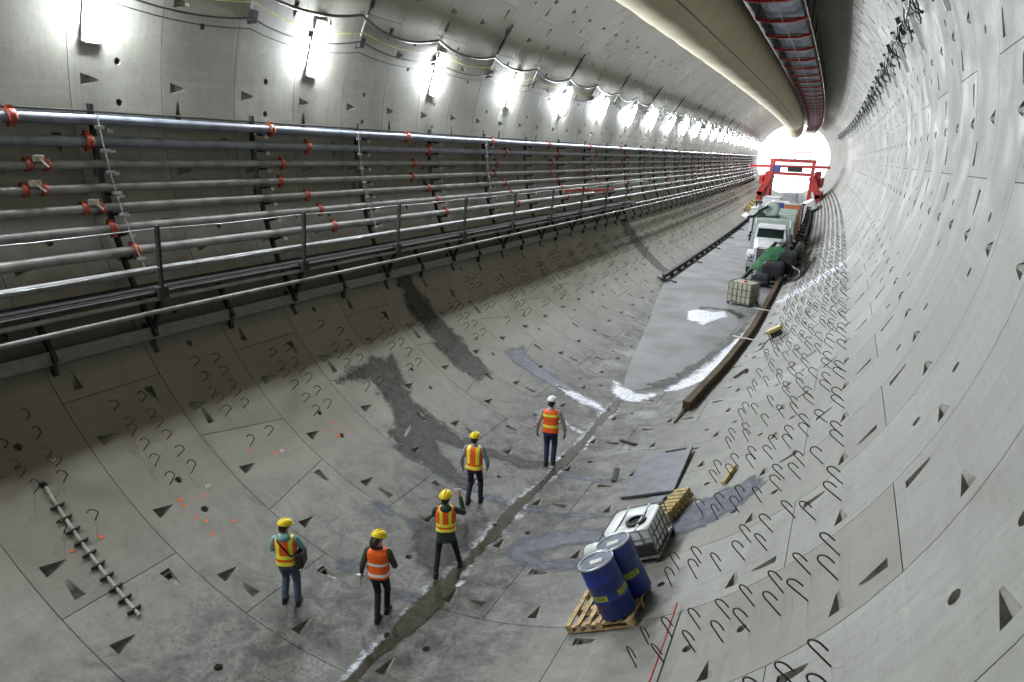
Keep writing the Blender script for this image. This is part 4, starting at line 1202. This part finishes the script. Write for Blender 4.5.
t1, a1 = person(7.16, -12.0, RAD(28), 'person in turquoise hooded jacket and yellow-striped orange vest with black shoulder bag', dict(
    h=1.69, foot={-1:(-.11,.03,0), 1:(.13,.02,0)}, elbow={-1:(-.27,.06,-.18), 1:(.27,.08,-.17)}, wrist={-1:(-.12,.28,-.20), 1:(.14,.30,-.18)},
    jacket=J_TURQ, trousers=T_JEAN, helmet=M_HELY, hood=True, longhair=False, turn=RAD(-35), nod=RAD(20), leg=1.12,
    stripes=[('h',.10,.13,1),('h',.33,.13,1),('v',.115,.07,1)]))
mb = MB(); c = a1['hip']+Vector((.25,.02,.06)); mb.box(c.x-.07,c.x+.07,c.y-.15,c.y+.15,c.z-.15,c.z+.16, bev=.03)
bag = mb.build('shoulder_bag', M_BLACK); bag.matrix_world = a1['M']
tag(bag, 'black shoulder bag hanging at the right hip of the turquoise-jacketed person', 'bag')
mb = MB(); ch = a1['ch']; q = [c+Vector((0,-.02,.15)), ch+Vector((.13,-.17,-.18)), ch+Vector((0,-.165,-.02)), ch+Vector((-.11,-.12,.11)), ch+Vector((-.13,.0,.14)), ch+Vector((-.05,.14,.02)), ch+Vector((.12,.16,-.16)), c+Vector((0,.06,.15))]
for a, b in zip(q, q[1:]): mb.bar(a, b, .03, .012)
mb.build('strap', M_BLACK, bag)
t2, a2 = person(7.82, -1.3, RAD(18), 'long-haired person in orange vest with two white bands, black trousers, holding paper', dict(
    h=1.74, foot={-1:(-.02,-.12,0), 1:(.06,.16,0)}, elbow={-1:(-.27,-.08,-.19), 1:(.28,.02,-.20)}, wrist={-1:(-.33,.02,-.42), 1:(.19,.22,-.27)},
    jacket=J_OLIVE, trousers=T_BLK, helmet=M_HELY, longhair=True, turn=RAD(-40), nod=RAD(24), leg=.92,
    stripes=[('h',.14,.095,2),('h',.52,.095,2)]))
w_ = a2['wr'][-1]; mb = MB(); mb.box(w_.x-.10,w_.x-.03,w_.y-.02,w_.y+.03,w_.z-.30,w_.z-.06, M=None); pp = mb.build('paper_sheet', M_PAPER); pp.matrix_world = a2['M']
tag(pp, 'rolled white paper in the left hand of the long-haired person', 'paper')
t3, a3 = person(9.46, 1.0, RAD(30), 'person in long dark green coat and yellow-banded vest raising a phone to photograph', dict(
    h=1.78, foot={-1:(-.17,-.10,0), 1:(.28,.26,0)}, elbow={-1:(-.23,.19,-.15), 1:(.33,.15,-.08)}, wrist={-1:(-.03,.36,.06), 1:(.26,.33,.15)}, hip=(.02,.04,0),
    jacket=J_GREEN, trousers=T_BLK, helmet=M_HELY, hood=True, turn=RAD(-18), nod=RAD(5), coat=.20, leg=.9, vestlow=.08, curl=.5, hdir={-1:(.35,.6,.6), 1:(-.2,.4,.85)}, pn={-1:(.6,-.2,.1), 1:(-.5,.4,.1)},
    stripes=[('h',.08,.13,1),('h',.30,.12,1),('v',.085,.06,1)]))
w_ = a3['wr'][1]+Vector((-.05,.07,.10)); mb = MB(); mb.box(w_.x-.075,w_.x+.075,w_.y,w_.y+.01,w_.z-.04,w_.z+.04, bev=.004); ph = mb.build('mobile_phone', M_SILV); ph.matrix_world = a3['M']
tag(ph, 'phone held up by the person in the dark green coat', 'phone')
t4, a4 = person(12.08, -5.0, RAD(12), 'person in yellow helmet walking ahead, grey sleeves, vest with yellow shoulder straps', dict(
    h=1.78, foot={-1:(-.12,-.10,0), 1:(.12,.12,0)}, elbow={-1:(-.29,-.04,-.20), 1:(.30,.02,-.21)}, wrist={-1:(-.31,.06,-.45), 1:(.27,.15,-.42)},
    jacket=J_GREY, trousers=T_DNAVY, helmet=M_HELY, turn=RAD(-8), nod=RAD(10),
    stripes=[('h',.12,.16,1),('v',.105,.085,1)]))
t5, a5 = person(14.87, .3, RAD(14), 'person in white helmet and navy trousers, farthest ahead of the five walkers', dict(
    h=1.93, foot={-1:(-.07,-.03,0), 1:(.09,.06,0)}, elbow={-1:(-.30,-.03,-.21), 1:(.31,0,-.21)}, wrist={-1:(-.33,.05,-.46), 1:(.34,.08,-.46)},
    jacket=J_LGREY, trousers=T_NAVY, helmet=M_HELW, turn=RAD(-10), nod=RAD(14), leg=1.05,
    stripes=[('h',.30,.10,1),('h',.80,.12,1)]))
for sd in (-1, 1):
    g_ = MB(); w_ = a5['wr'][sd]; hand(g_, w_+Vector((0,0,.0)), (0,.15,-1), sd, .4); 
    g2 = MB(); g2.v = [tuple(w_+(Vector(v)-w_)*1.12) for v in g_.v]; g2.f = g_.f; g2.m = g_.m; g2.smooth = g_.smooth
    remesh(g2, 'glove', M_SHOE, .008, t5, smooth=1)

# ------------------------------------------------------------------ truck on the road
TX = 2.15
t = empty('truck', Y(OFF(46.6, TX, -7.33), RAD(1.5)), 'white bonneted truck facing the viewer on the road', 'truck')
def tp(name, mat, fn, parent=t):
    m = MB(); fn(m); return m.build(name, mat, parent)
# local: -y is the nose, x right
tp('chassis', M_STEELD, lambda m: (m.box(-.5,-.35,-.2,8.4,.65,.95), m.box(.35,.5,-.2,8.4,.65,.95), m.box(-.35,.35,2.8,3,.7,.9)))
def hood(m):
    vs = [(-.75,0,1.0),(.75,0,1.0),(.75,0,1.75),(-.75,0,1.75),(-.95,1.7,1.0),(.95,1.7,1.0),(.95,1.7,2.15),(-.95,1.7,2.15),(-.55,.0,1.9),(.55,.0,1.9),(-.8,1.7,2.3),(.8,1.7,2.3)]
    m.add(vs, [(0,1,2,3),(0,3,7,4),(1,5,6,2),(3,2,9,8),(8,9,11,10),(3,8,10,7),(2,6,11,9),(4,7,10,11,6,5)])
tp('bonnet', M_WHITE, hood)
tp('grille', M_STEELD, lambda m: ([m.box(-.52,.52,-.06,.0,1.02+.1*i,1.07+.1*i) for i in range(8)], m.box(-.55,-.5,-.07,0,.98,1.84), m.box(.5,.55,-.07,0,.98,1.84)))
tp('bumper', M_RIM, lambda m: m.box(-1.15,1.15,-.25,.0,.55,.88, bev=.04))
for sx in (-1, 1):
    def fen(m, sx=sx):
        n = 9; vs = []
        for i in range(n+1):
            a = PI*i/n; 
            for x in (.72, 1.2): vs.append((sx*x, .65-.68*math.cos(a), .95+.62*math.sin(a)))
        for i in range(n+1):
            a = PI*i/n
            for x in (.72, 1.2): vs.append((sx*x, .65-.62*math.cos(a), .95+.54*math.sin(a)))
        b_ = 2*(n+1)
        fs = [(2*i,2*i+1,2*i+3,2*i+2) for i in range(n)]+[(b_+2*i,b_+2*i+2,b_+2*i+3,b_+2*i+1) for i in range(n)]+[(2*i+1,b_+2*i+1,b_+2*i+3,2*i+3) for i in range(n)]
        m.add(vs, fs)
        m.box(sx*.72 if sx > 0 else -1.2, sx*1.2 if sx > 0 else -.72, -.08, .2, 1.0, 1.42, bev=.04)
    tp('fender', M_WHITE, fen)
    tp('headlight', M_RIM, lambda m: m.lathe([(0,-.13),(.15,-.12),(.16,-.06),(.16,0)], 16, M=Matrix.Translation((sx*.96,-.02,1.22)) @ Matrix.Rotation(-PI/2, 4, 'X') @ Matrix.Scale(-1, 4, (0,0,1)) @ Matrix.Scale(-1, 4, (0,0,1))))
    for yy in (.65, 5.6, 7.0):
        w_ = tp('wheel', M_BLACK, lambda m: m.lathe([(.18,-.16),(.42,-.17),(.50,-.12),(.50,.12),(.42,.17),(.18,.16)], 24, M=Matrix.Translation((sx*.98,yy,.50)) @ Matrix.Rotation(PI/2, 4, 'Y')))
        tp('hub', M_RIM, lambda m: m.lathe([(0,.12*sx),(.16,.12*sx),(.24,.06*sx),(.26,.0)], 16, M=Matrix.Translation((sx*.98,yy,.50)) @ Matrix.Rotation(PI/2, 4, 'Y')), w_)
    mr = tp('mirror', M_STEELD, lambda m: (m.box(sx*1.32-.06, sx*1.32+.06, 1.95,2.0,1.95,2.6), m.tube([(sx*.98,2.0,2.5),(sx*1.32,1.97,2.5)], .02, 6)))
    tp('exhaust_stack', M_RIM, lambda m: m.tube([(sx*1.12,3.2,1.0),(sx*1.12,3.2,3.1),(sx*1.12,3.28,3.25)], .075, 12))
def cab(m):
    m.box(-1.0,1.0,1.7,3.05,.95,2.25, bev=.04)
    vs = [(-1,1.7,2.2),(1,1.7,2.2),(1,3.05,2.2),(-1,3.05,2.2),(-.93,1.98,2.95),(.93,1.98,2.95),(.95,3.05,3.0),(-.95,3.05,3.0),(-.85,2.2,3.08),(.85,2.2,3.08),(.85,3.0,3.1),(-.85,3.0,3.1)]
    m.add(vs, [(3,2,6,7),(0,3,7,4),(1,5,6,2),(4,7,11,8),(5,9,10,6),(4,8,9,5),(8,11,10,9),(6,10,11,7),(0,4,5,1)])
tp('cab', M_WHITE, cab)
def ws(m): m.add([(-.86,1.735,2.27),(.86,1.735,2.27),(.82,1.955,2.86),(-.82,1.955,2.86)], [(0,1,2,3)]); m.add([(-.86,1.745,2.27),(.86,1.745,2.27),(.82,1.965,2.86),(-.82,1.965,2.86)], [(3,2,1,0)])
wsd = tp('windscreen', M_GLASS, lambda m: m.add([(-.86,1.70,2.27),(.86,1.70,2.27),(.82,1.93,2.86),(-.82,1.93,2.86),(-.86,1.76,2.27),(.86,1.76,2.27),(.82,1.99,2.86),(-.82,1.99,2.86)], [(0,1,2,3),(7,6,5,4),(0,4,5,1),(2,6,7,3),(1,5,6,2),(3,7,4,0)]))
for sx in (-1,1): tp('side_window', M_GLASS, lambda m: m.box(sx*.985-.012, sx*.985+.012, 2.15,2.85,2.3,2.8))
tp('sun_visor', M_WHITE, lambda m: m.box(-.85,.85,1.72,1.98,2.90,2.97, bev=.01))
tp('cargo_bed', M_MINT, lambda m: (m.box(-1.15,1.15,3.4,8.5,1.05,1.25), m.box(-1.15,-1.08,3.4,8.5,1.25,1.9), m.box(1.08,1.15,3.4,8.5,1.25,1.9), m.box(-1.15,1.15,3.4,3.5,1.25,2.3)))

# pale green box trailer with pump behind the truck
t = empty('box_trailer', Y(OFF(56.5, 1.75, -7.33), RAD(3)), 'pale green tank trailer standing behind the white truck', 'trailer')
tp('tank_box', M_MINT, lambda m: m.box(-1.5,1.5,0,9.5,.8,2.9, bev=.08), t)
for i in range(6): tp('rib', M_MINT, lambda m: (m.box(-1.55,-1.5,.6+1.6*i,.72+1.6*i,.85,2.85), m.box(1.5,1.55,.6+1.6*i,.72+1.6*i,.85,2.85), m.box(-1.5,1.5,.6+1.6*i,.72+1.6*i,2.9,2.95)), t)
for sx in (-1,1):
    for yy in (1.2, 7, 8.2):
        tp('wheel', M_BLACK, lambda m: m.lathe([(0,-.15),(.42,-.15),(.48,-.1),(.48,.1),(.42,.15),(0,.15)], 20, M=Matrix.Translation((sx*1.2,yy,.48)) @ Matrix.Rotation(PI/2, 4, 'Y')), t)
t = empty('pump_unit', Y(OFF(57.8, 1.05, -4.42), RAD(3)), 'small grey green pump unit standing on the front of the trailer', 'pump')
tp('fan_housing', M_MINT, lambda m: m.lathe([(0,-.3),(.55,-.3),(.62,-.2),(.62,.2),(.55,.3),(.3,.32),(0,.1)], 24, M=Matrix.Translation((.3,.3,.66)) @ Matrix.Rotation(PI/2, 4, 'X')), t)
tp('motor', simple('grey_green', (.16,.22,.19), .5), lambda m: m.lathe([(0,-.6),(.32,-.6),(.35,-.5),(.35,.5),(.32,.6),(0,.6)], 20, M=Matrix.Translation((-.2,1.0,.5)) @ Matrix.Rotation(PI/2, 4, 'Y')), t)
tp('hose', M_CABLE, lambda m: m.tube([(.0,-.1,.9),(-.5,-.5,.6),(-.9,-.9,.15),(-1.3,-1.2,.1)], .12, 10), t)
tp('base_frame', M_STEELD, lambda m: m.box(-.8,.9,-.1,1.8,0,.14), t)
# dark boom with green tarp in front of the truck
t = empty('loading_boom', Y(OFF(42.5, 2.6, -7.3), 0), 'low black boom machine under a green tarp in front of the truck', 'boom'); inv = t.matrix_world.inverted()
def L(s_, x, z): return inv @ OFF(s_, x, z)
def bm1(m):
    for dx in (0, .55):
        m.bar(L(43.2, 1.25+dx, -7.15), L(45.6, 2.75+dx, -4.95), .14, .20)
    for i in range(6):
        u = i/5; a = L(43.2, 1.25, -7.15).lerp(L(45.6, 2.75, -4.95), u); m.bar(a, a+Vector((.55,0,0)), .08, .08)
tp('boom', M_STEELD, bm1, t)
def tarp(m):
    vs = []; n = 8
    for i in range(n+1):
        u = .22+.62*i/n
        for j in range(6):
            q = j/5; c = L(43.2, 1.25, -7.15).lerp(L(45.6, 2.75, -4.95), u)
            vs.append(c+Vector((-.12+1.05*q, -.22+.05*math.sin(i*1.7+j), .10+.10*math.sin(q*PI)-.28*max(0, q-.7)+.04*math.sin(i*2.1+j))))
    m.add(vs, [(i*6+j, i*6+j+1, i*6+j+7, i*6+j+6) for i in range(n) for j in range(5)], 0, True)
    m.add([(v[0], v[1]+.03, v[2]-.05) for v in vs], [(i*6+j+6, i*6+j+7, i*6+j+1, i*6+j) for i in range(n) for j in range(5)], 0, True)
tp('tarp', M_GREENT, tarp, t)
M_DPILE = simple('black_machine', (.020,.022,.028), .6, .1, .4, 2, bump=.4)
def lump(m, s0_, s1_, x0, x1, z0, z1): m.box(x0-2.6, x1-2.6, s0_-42.5, s1_-42.5, z0+7.3, z1+7.3, bev=.14)
tp('engine_body', M_DPILE, lambda m: lump(m, 42.8, 44.6, 2.3, 3.5, -7.0, -5.95), t)
tp('rear_body', M_DPILE, lambda m: lump(m, 44.6, 46.3, 3.0, 4.0, -6.8, -5.5), t)
tp('hopper', M_DPILE, lambda m: lump(m, 41.8, 43.2, 1.9, 2.9, -7.1, -6.5), t)
tp('side_box', M_DPILE, lambda m: lump(m, 46.4, 49, 3.75, 4.2, -6.2, -5.3), t)
for (x, y) in ((-.6,.0),(.9,.3),(1.2,2.2),(-.5,1.4)):
    tp('wheel', M_BLACK, lambda m: m.lathe([(0,-.12),(.28,-.12),(.32,-.08),(.32,.08),(.28,.12),(0,.12)], 18, M=Matrix.Translation((x,y,.36)) @ Matrix.Rotation(PI/2, 4, 'Y')), t)
for pts in ([(1.2,.4,.7),(1.5,-.1,.5),(1.3,-.8,.35),(1.9,-.4,.8),(2.2,.9,1.2),(2.3,2.0,1.4)], [(.4,.2,.7),(.2,-.3,.2),(.7,-.9,.2),(1.2,-.2,.4)], [(1.4,1.0,1.2),(1.9,.2,1.1),(2.0,-.4,.9),(1.7,-1.1,.55)]):
    tp('hose', M_CABLE, lambda m: m.tube(pts, .09, 8), t)
# dark pipe rack running along the right edge of the road
t = empty('pipe_trough', P(47, 28), 'dark pipe trough running along the right edge of the road beside the truck', 'trough'); inv = t.matrix_world.inverted()
for th, r_, rd_ in ((28.3,7.5,.13),(30.0,7.45,.13),(31.8,7.55,.10)):
    mb = MB(); mb.tube([inv @ P(47+3*i, th, r_) for i in range(28)], rd_, 8); mb.build('pipe', M_STEELD, t)
for i in range(26):
    s = 48+3.1*i; mb = MB(); mb.bar(inv @ P(s, 27.0, 7.75), inv @ P(s, 33.5, 7.75), .12, .2); mb.bar(inv @ P(s, 30.6, 7.75), inv @ P(s, 30.6, 6.7), .14, .14, up=(0,1,0)); mb.bar(inv @ P(s, 30.6, 6.75), inv @ P(s, 34, 7.1), .12, .14); mb.build('cradle', M_STEELD, t)
rr = random.Random(5)
specs = [('equipment_crate', 70, -.6, 1.5, 1.6, 2.7, M_WHITE, 'white machine crate behind the tank trailer'),
 ('equipment_crate', 74, .9, 1.6, 2.0, 3.2, M_BLUEP, 'blue machine crate among the distant equipment'),
 ('equipment_crate', 72, 2.3, 1.5, 2.4, 3.2, M_ORANGE, 'orange machine crate among the distant equipment'),
 ('equipment_crate', 80, -.2, 1.7, 2.2, 3.3, M_WHITE, 'tall white cabinet in the distance before the gantry'),
 ('equipment_crate', 86, 1.4, 1.6, 2.0, 3.6, M_STEELG, 'grey cabinet in the distance before the gantry'),
 ('equipment_crate', 92, -1.3, 1.3, 2.4, 2.6, M_WHITE, 'low white box at the left of the distant equipment')]
for nm, s, x, wx, wy, h_, mt, lb in specs:
    t = empty(nm, Y(OFF(s, x, -7.32)), lb, 'crate')
    tp('body', mt, lambda m: m.box(-wx/2,wx/2,0,wy,.12,h_, bev=.06), t)
    tp('lid', M_RIM, lambda m: m.box(-wx/2-.03,wx/2+.03,-.03,wy+.03,h_-.02,h_+.06), t)
    for q in (.15, wy-.25): tp('skid', M_STEELD, lambda m: m.box(-wx/2,wx/2,q,q+.1,0,.13), t)
    tp('door', M_STEELD, lambda m: m.box(-wx*.3,wx*.3,-.02,.0,.3,h_*.75), t)
for i, (s, x) in enumerate(((77,.2),(83,-1.4),(84,2.6),(90,.2))):
    t = empty('support_frame', Y(OFF(s, x, -7.32)), '%s dark steel support frame among the distant equipment' % ['nearest','leftmost','rightmost','farthest'][i], 'frame')
    for xx in (-.5,.5): tp('post', M_STEELD, lambda m: m.box(xx-.07,xx+.07,-.07,.07,0,2.6), t)
    tp('beam', M_STEELD, lambda m: m.box(-.7,.7,-.08,.08,2.5,2.7), t)
    tp('brace', M_STEELD, lambda m: m.bar((-.5,0,.2),(.5,0,2.4),.08,.08), t)

# ------------------------------------------------------------------ red gantry
GS = 118
t = empty('red_gantry', OFF(GS, .5, -7.3), 'red steel portal gantry straddling the road far down the tunnel', 'gantry'); inv = t.matrix_world.inverted()
def gp_(x, z, dy=0): return inv @ OFF(GS+dy, x, z)
XL, XR, ZTp, ZM = -2.75, 3.5, -.1, -2.2
for dy in (0, 8):
    for x in (XL, XR):
        tp('column', M_RED, lambda m: m.bar(gp_(x, -6.6, dy), gp_(x, ZTp, dy), .45, .45, up=(0,1,0)), t)
    tp('top_beam', M_RED, lambda m: m.bar(gp_(XL-.3, ZTp, dy), gp_(XR+.3, ZTp, dy), .4, .5), t)
    tp('lower_beam', M_RED, lambda m: m.bar(gp_(XL, ZM, dy), gp_(XR, ZM, dy), .3, .3), t)
    tp('cross_arm', M_RED, lambda m: m.bar(gp_(-6.2, -1.15, dy), gp_(5.9, -.9, dy), .35, .35), t)
for x in (XL, XR):
    tp('runner', M_RED, lambda m: m.bar(gp_(x, ZTp, 0), gp_(x, ZTp, 8), .35, .4), t)
    sg = -1 if x < 0 else 1
    for dy in (0, 8):
        tp('leg_box', M_RED, lambda m: (m.bar(gp_(x, -2.6, dy), gp_(x+sg*1.4, -5.6, dy), .9, 1.2, up=(0,1,0))), t)
    tp('brace', M_RED, lambda m: m.bar(gp_(x, -6.0, 0), gp_(x, ZM, 8), .2, .2), t)
    tp('foot', M_RED, lambda m: m.box(x+sg*1.2-.4, x+sg*1.2+.4, -.6, 8.6, -0.0, 1.3, M=inv @ Matrix.Translation(OFF(GS, 0, -7.3+.9))), t)
for i_, (x, z, w2, h2) in enumerate(((-3.3,-5.0,.8,3.0),(4.1,-4.8,.8,3.0),(-4.2,-4.0,.6,1.4),(4.8,-4.1,.5,1.3))):
    tp('side_cabinet', M_RED, lambda m: m.box(x-w2/2,x+w2/2,1,6,z,z+h2, M=inv @ Matrix.Translation(OFF(GS, 0, 0)), bev=.05), t)
tp('winch', M_BLUEP, lambda m: m.box(XL+.3,XL+1.4,-.3,.5,0,1.0, M=inv @ Matrix.Translation(OFF(GS, 0, -1.9))), t)
tp('trolley', M_STEELD, lambda m: m.box(XL+2.5,XR-1.6,-.3,.5,0,.8, M=inv @ Matrix.Translation(OFF(GS, 0, -1.8))), t)
tp('hoist_rope', M_STEELD, lambda m: m.bar(gp_(.7,-2.2), gp_(.7,-4.8), .12, .12), t)
tp('upper_bar', M_RED, lambda m: m.bar(gp_(.2,1.2,4), gp_(3.0,1.3,4), .15, .15), t)
# flood lights added on the gantry to brighten the far end
for i, (x, z, dy, lb) in enumerate(((-1.6, .6, -1, 'added flood light at the left on top of the red gantry'), (.6, .6, -1, 'added flood light at the middle on top of the red gantry'), (2.8, .6, -1, 'added flood light at the right on top of the red gantry'))):
    q = empty('added_flood', OFF(GS+dy, x, z), lb, 'light')
    tp('housing', M_STEELD, lambda m: m.box(-.35,.35,0,.25,-.25,.25), q); tp('lens', M_ADDED_FLOOD, lambda m: m.box(-.3,.3,-.02,0,-.2,.2), q)
    tp('bracket', M_STEELD, lambda m: m.box(-.05,.05,.25,1.0,-.55,-.2), q)
# yellowish crates and pale sheeting at the far left of the road
for i, (s, th) in enumerate(((96,-31),(101,-32),(106,-33))):
    t = empty('yellow_crate', FR(s, th, R-.02), 'small yellow crate on the left slope, %s of three before the gantry' % ['nearest','middle','farthest'][i], 'crate')
    tp('box', M_WOODG, lambda m: m.box(-.4,.4,-.6,.6,.1,.8, bev=.05), t); tp('skid', M_STEELD, lambda m: m.box(-.45,.45,-.5,-.3,0,.1), t)
mb = MB()
for i in range(6): mb.add([P(88+4*i,-30,R-.05),P(92+4*i,-30,R-.05),P(92+4*i,-23.5,R-.05),P(88+4*i,-23.5,R-.05)], [(0,1,2,3)]); mb.add([P(88+4*i,-30,R-.01),P(92+4*i,-30,R-.01),P(92+4*i,-23.5,R-.01),P(88+4*i,-23.5,R-.01)], [(3,2,1,0)])
tag(mb.build('plastic_sheeting', M_WHITE), 'white sheeting spread on the left slope before the gantry', 'sheeting')
t = empty('white_tank', FR(100, 31, R-.05), 'bright white panel box right of the gantry approach', 'tank')
tp('body', M_WHITE, lambda m: m.box(-.9,.9,0,7,.3,1.5, bev=.05), t); tp('base', M_STEELD, lambda m: m.box(-.8,.8,.2,6.8,0,.3), t)
